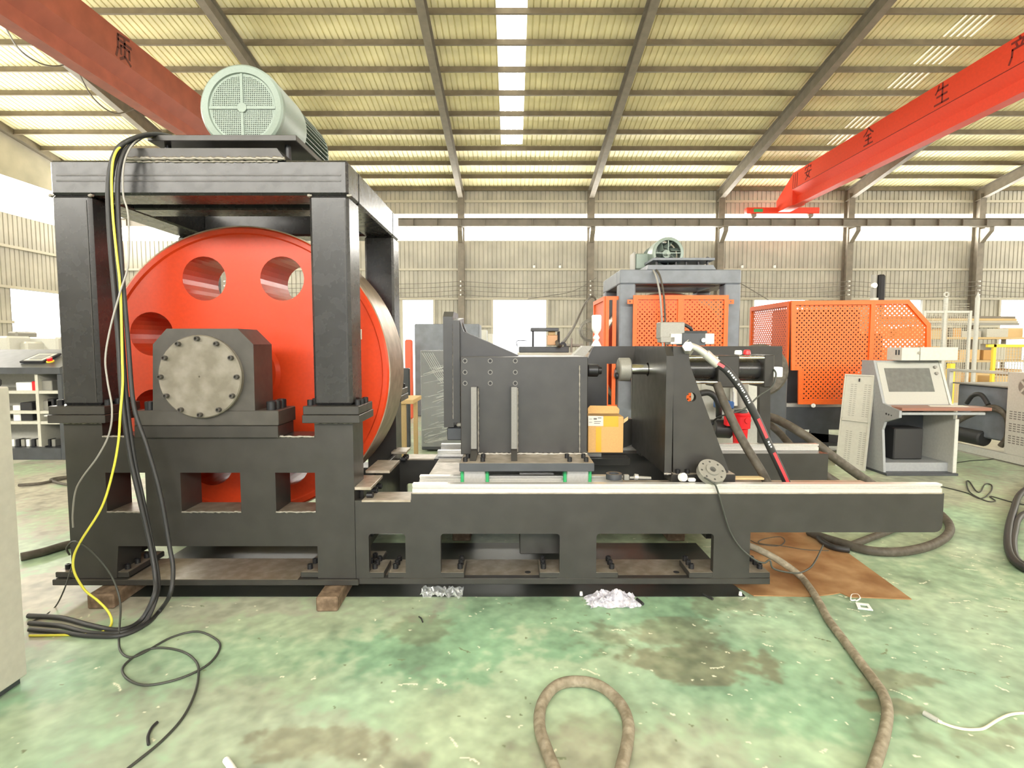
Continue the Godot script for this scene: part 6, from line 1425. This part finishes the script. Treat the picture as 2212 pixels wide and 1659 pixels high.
	cable("return_hose", [Vector3(2.419, 0.859, -5.4), Vector3(2.481, 0.858, -5.3), Vector3(2.532, 0.832, -5.2), Vector3(2.588, 0.775, -5), Vector3(2.689, 0.69, -4.9), Vector3(2.838, 0.563, -4.85), Vector3(3.166, 0.343, -4.9), Vector3(3.449, 0.176, -5)], 0.04, "worn_rubber", "thick hose descending behind the rear rail towards the floor", "hose", "", 10)
	cable("return_hose", [Vector3(2.464, 0.837, -5.5), Vector3(2.516, 0.781, -5.4), Vector3(2.584, 0.697, -5.3), Vector3(2.599, 0.642, -5.2), Vector3(2.705, 0.477, -5), Vector3(2.876, 0.343, -4.9), Vector3(3.015, 0.251, -4.85)], 0.034, "worn_rubber", "second hose below the thick one behind the rear rail", "hose", "", 10)
	cable("return_hose", [Vector3(1.766, 1.094, -5.2), Vector3(1.844, 1.103, -5.2), Vector3(1.91, 1.06, -5.2), Vector3(1.943, 0.985, -5.2), Vector3(1.987, 0.863, -5.3)], 0.03, "rubber", "short black hose arching beside the blue pump", "hose", "", 10)
	cable("sensor_lead", [Vector3(1.796, 1.386, -3.86), Vector3(1.806, 1.375, -3.82), Vector3(1.808, 1.338, -3.8), Vector3(1.775, 1.266, -3.78), Vector3(1.675, 1.206, -3.75), Vector3(1.571, 1.124, -3.72), Vector3(1.471, 1.092, -3.7), Vector3(1.401, 1.068, -3.72), Vector3(1.384, 1.025, -3.8)], 0.006, "thin_cable", "thin black sensor lead drooping across the two hoses", "cable")
	cable("sensor_lead", [Vector3(1.158, 0.754, -3.3), Vector3(1.193, 0.734, -3.28), Vector3(1.222, 0.704, -3.275), Vector3(1.265, 0.574, -3.275), Vector3(1.31, 0.438, -3.275), Vector3(1.372, 0.337, -3.27), Vector3(1.454, 0.266, -3.26), Vector3(1.516, 0.241, -3.26), Vector3(1.547, 0.262, -3.25), Vector3(1.574, 0.208, -3.25), Vector3(1.731, 0.161, -3.3), Vector3(1.859, 0.143, -3.4), Vector3(1.956, 0.151, -3.5), Vector3(2.178, 0.15, -3.8)], 0.0055, "thin_cable", "thin dark lead falling over the front of the bed near its last leg", "cable")
	cable("sensor_lead", [Vector3(1.888, 0.006, -4.293), Vector3(1.918, 0.006, -4.211), Vector3(2.042, 0.006, -4.172), Vector3(2.145, 0.006, -4.272), Vector3(2.159, 0.006, -4.378), Vector3(2.005, 0.006, -4.325), Vector3(1.927, 0.006, -4.232), Vector3(2.078, 0.006, -4.172), Vector3(2.215, 0.006, -4.094), Vector3(2.379, 0.006, -4.076)], 0.005, "thin_cable", "thin wire coiled on the rusty plate behind the bed leg", "cable")
	cable("sensor_lead", [Vector3(4.689, 0.006, -5.996), Vector3(4.755, 0.006, -5.728), Vector3(4.723, 0.006, -5.5), Vector3(5.049, 0.006, -5.765), Vector3(5.292, 0.006, -6.036), Vector3(5.255, 0.006, -6.077), Vector3(4.941, 0.006, -5.765), Vector3(4.924, 0.006, -5.802), Vector3(5.184, 0.006, -6.203), Vector3(5.118, 0.006, -6.161), Vector3(4.804, 0.006, -5.728), Vector3(4.703, 0.006, -5.416), Vector3(4.795, 0.006, -5.416), Vector3(4.894, 0.006, -5.585), Vector3(4.937, 0.006, -5.32), Vector3(5.089, 0.006, -5.196)], 0.006, "thin_cable", "thin dark cable with two loops on the floor before the console", "cable")
	cable("sensor_lead", [Vector3(5.582, 0.006, -7.08), Vector3(6.068, 0.006, -7.31), Vector3(6.48, 0.006, -7.43), Vector3(6.83, 0.006, -7.65)], 0.006, "thin_cable", "thin cable running under the white power unit", "cable")
	cable("hall_cable", [Vector3(0.762, 1.605, -9.45), Vector3(0.846, 1.55, -9.6), Vector3(1.556, 2.013, -14), Vector3(2.065, 2.672, -16), Vector3(2.374, 2.993, -17), Vector3(2.515, 2.965, -17), Vector3(2.559, 2.742, -17)], 0.03, "worn_rubber", "dark cable slanting up from the bench press to the far column", "cable")
	cable("hall_cable", [Vector3(3.751, 4.531, -25), Vector3(2.766, 3.959, -25), Vector3(1.516, 3.696, -24.8), Vector3(0.697, 3.574, -24.8)], 0.015, "wire_grey", "faint wire sagging down the far wall left of the column", "wire")
	cable("hall_cable", [Vector3(9.224, 4.836, -25), Vector3(10.187, 4.286, -25), Vector3(11.448, 3.55, -25)], 0.02, "wire_grey", "faint wire slanting down the far wall behind the orange hood", "wire")
	cable("hall_cable", [Vector3(2.015, 2.628, -8.05), Vector3(2.006, 2.48, -7.8), Vector3(2.049, 2.221, -7.75), Vector3(2.082, 1.838, -7.75), Vector3(2.102, 1.454, -7.75)], 0.014, "grey_cable", "grey cable hanging from the distant motor over the orange guard", "cable", "leads of the distant motor")
	cable("hall_cable", [Vector3(2.055, 2.634, -8.05), Vector3(2.057, 2.493, -7.8), Vector3(2.103, 2.222, -7.76), Vector3(2.13, 1.839, -7.76), Vector3(2.144, 1.453, -7.76)], 0.014, "worn_rubber", "darker cable hanging from the distant motor over the orange guard", "cable", "leads of the distant motor")
	cable("hall_cable", [Vector3(-10.593, 8.334, -12), Vector3(-11.959, 8.712, -14), Vector3(-12.235, 8.842, -15), Vector3(-12.54, 9.278, -16), Vector3(-12.21, 9.427, -16)], 0.02, "wire_grey", "thin wire drooping below the old crane under the roof corner", "wire")
	cable("hall_cable", [Vector3(-12.149, 9.365, -16), Vector3(-12.415, 8.863, -17), Vector3(-12.445, 8.801, -18), Vector3(-12.359, 9.427, -19)], 0.02, "wire_grey", "thin wire hanging beside the old crane near the motor", "wire")
	cable("hall_hose", [Vector3(-3.53, 0.03, -3.895), Vector3(-3.456, 0.03, -3.985), Vector3(-3.399, 0.03, -4.126), Vector3(-3.322, 0.03, -4.186)], 0.03, "worn_rubber", "dark hose on the floor between the pale cabinet and the press", "hose", "", 10)
	cable("hall_hose", [Vector3(-5.396, 0.02, -5.982), Vector3(-5.212, 0.02, -6.063), Vector3(-5.145, 0.02, -6.366), Vector3(-5.25, 0.02, -6.233), Vector3(-4.922, 0.02, -6.022), Vector3(-4.719, 0.02, -6.022)], 0.016, "worn_rubber", "dark cable loop on the floor behind the outer press post", "cable")
	# network lead
	var u := thing("network_lead", "cream cable with a clear plug lying on the near floor", "cable")
	put(B.new().tube(curve([Vector3(1.757, 0.006, -2.176), Vector3(1.783, 0.006, -2.151), Vector3(1.818, 0.006, -2.135), Vector3(1.861, 0.006, -2.132), Vector3(1.907, 0.006, -2.14), Vector3(2.006, 0.006, -2.19), Vector3(2.095, 0.006, -2.225), Vector3(2.186, 0.006, -2.23), Vector3(2.296, 0.006, -2.204), Vector3(2.362, 0.006, -2.121)]), 0.006, 8), "cord", "white_cable", u)
	var pa := Vector3(1.728, 0.01, -2.228); var pb := Vector3(1.75, 0.009, -2.18)
	put(B.new().tube([pa, pa.lerp(pb, 0.3), pa.lerp(pb, 0.7), pb], 0.011, 8), "plug", "film", u)
	put(B.new().tube([pb, Vector3(1.758, 0.008, -2.17)], 0.008, 8), "boot", "white_cable", u)
	# rusty sheet, rag, film, small litter
	single(B.new().flat([Vector2(1.425, 3.506), Vector2(1.494, 3.333), Vector2(1.85, 3.321), Vector2(1.997, 3.352), Vector2(2.052, 3.372), Vector2(2.075, 3.314), Vector2(2.434, 3.283), Vector2(2.503, 4.073), Vector2(2.572, 4.771), Vector2(1.809, 4.684)], 0.001, 0.007), "rusty_sheet", "rust_plate", "thin rusty brown steel sheet on the floor under the bed's overhang", "steel sheet")
	var r := RandomNumberGenerator.new(); r.seed = 9
	var rag := B.new()
	var rc := Vector3(0.605, 0, -3.259)
	var fn := FastNoiseLite.new(); fn.seed = 6; fn.frequency = 14.0; fn.fractal_octaves = 3
	fn.frequency = 1.0
	var G := 56
	var pts := []
	for j in G + 1:
		var row := []
		for i in G + 1:
			var e := float(i) / G * 2.0 - 1.0; var w := float(j) / G * 2.0 - 1.0
			var edge := clampf(1.0 - maxf(absf(e), absf(w)), 0.0, 1.0)
			var nx := fn.get_noise_2d(e * 2.2, w * 2.2); var ny := fn.get_noise_2d(e * 2.2 + 9.0, w * 2.2)
			var hgt := 0.012 + 0.075 * sqrt(edge) * (0.55 + 0.45 * sin(e * 5.0 + nx * 3.0) * cos(w * 3.0 + ny * 3.0)) + 0.007 * absf(fn.get_noise_2d(e * 6.0, w * 6.0))
			row.append(rc + Vector3(e * 0.15 + nx * 0.03, maxf(0.002, hgt - 0.012 * (1.0 - edge)), w * 0.075 + ny * 0.025))
		pts.append(row)
	for j in G:
		for i in G: rag.quad(pts[j][i], pts[j + 1][i], pts[j + 1][i + 1], pts[j][i + 1])
	single(rag, "cleaning_rag", "rag", "crumpled white and grey cleaning rag on the floor before the bed", "rag")
	single(B.new().tube([Vector3(0.758, 0.012, -3.27), Vector3(0.768, 0.012, -3.24), Vector3(0.779, 0.012, -3.204)], 0.009, 8), "pen", "rubber", "short black marker beside the crumpled rag", "pen")
	single(B.new().tube([Vector3(1.185, 0.01, -3.344), Vector3(1.203, 0.01, -3.305), Vector3(1.22, 0.01, -3.274)], 0.008, 8), "pen", "rubber", "short black pin on the floor under the bed leg", "pin")
	var fm := B.new()
	var fc := Vector3(-0.432, 0, -3.333)
	for j in 12:
		for i in 22:
			var q := []
			for e in [[0, 0], [0, 1], [1, 1], [1, 0]]:
				var x: float = (i + e[0]) / 22.0 * 0.26 - 0.13; var z: float = (j + e[1]) / 12.0 * 0.12 - 0.06
				q.append(fc + Vector3(x, 0.03 + 0.035 * fn.get_noise_2d(x * 26.0, z * 26.0) + 0.014 * fn.get_noise_2d(x * 80.0, z * 80.0), z))
			fm.quad(q[0], q[1], q[2], q[3])
	single(fm, "plastic_film", "clear_film", "crumpled clear plastic film on the floor under the machine's edge", "film")
	var tie := thing("cable_tie", "white looped cable tie and tag on the floor before the rusty sheet", "cable tie")
	put(B.new().tube(curve([Vector3(2.087, 0.004, -3.275), Vector3(2.059, 0.004, -3.275), Vector3(2.107, 0.004, -3.344), Vector3(2.145, 0.004, -3.35), Vector3(2.131, 0.004, -3.3), Vector3(2.085, 0.004, -3.263)]), 0.004, 6), "loop", "white_plastic", tie)
	put(B.new().flat([Vector2(2.066, 3.241), Vector2(2.133, 3.223), Vector2(2.108, 3.142), Vector2(2.033, 3.164)], 0.001, 0.006, [[Vector2(2.076, 3.217), Vector2(2.11, 3.205), Vector2(2.098, 3.164), Vector2(2.059, 3.176)]]), "tag", "white_plastic", tie)
	for a in [[1258, 1285, "small white plug on the floor beside the rag"], [1608, 1287, "small white plug on the floor at the rusty sheet's corner"]]:
		var p := Vector3((a[0] - 1106) / 1200.0 * 3.38, 0.012, -3.34)
		single(B.new().cyl(p - Vector3(0, 0.012, 0), p + Vector3(0, 0.014, 0), 0.012, 0.008, 10), "plastic_plug", "white_plastic", a[2], "plug", "white plugs on the floor")
	single(B.new().tube([Vector3(-0.531, 0.004, -3.067), Vector3(-0.514, 0.004, -3.046), Vector3(-0.499, 0.004, -3.004)], 0.004, 6), "wire_clip", "rubber", "tiny black wire clip on the floor in front of the middle", "clip")
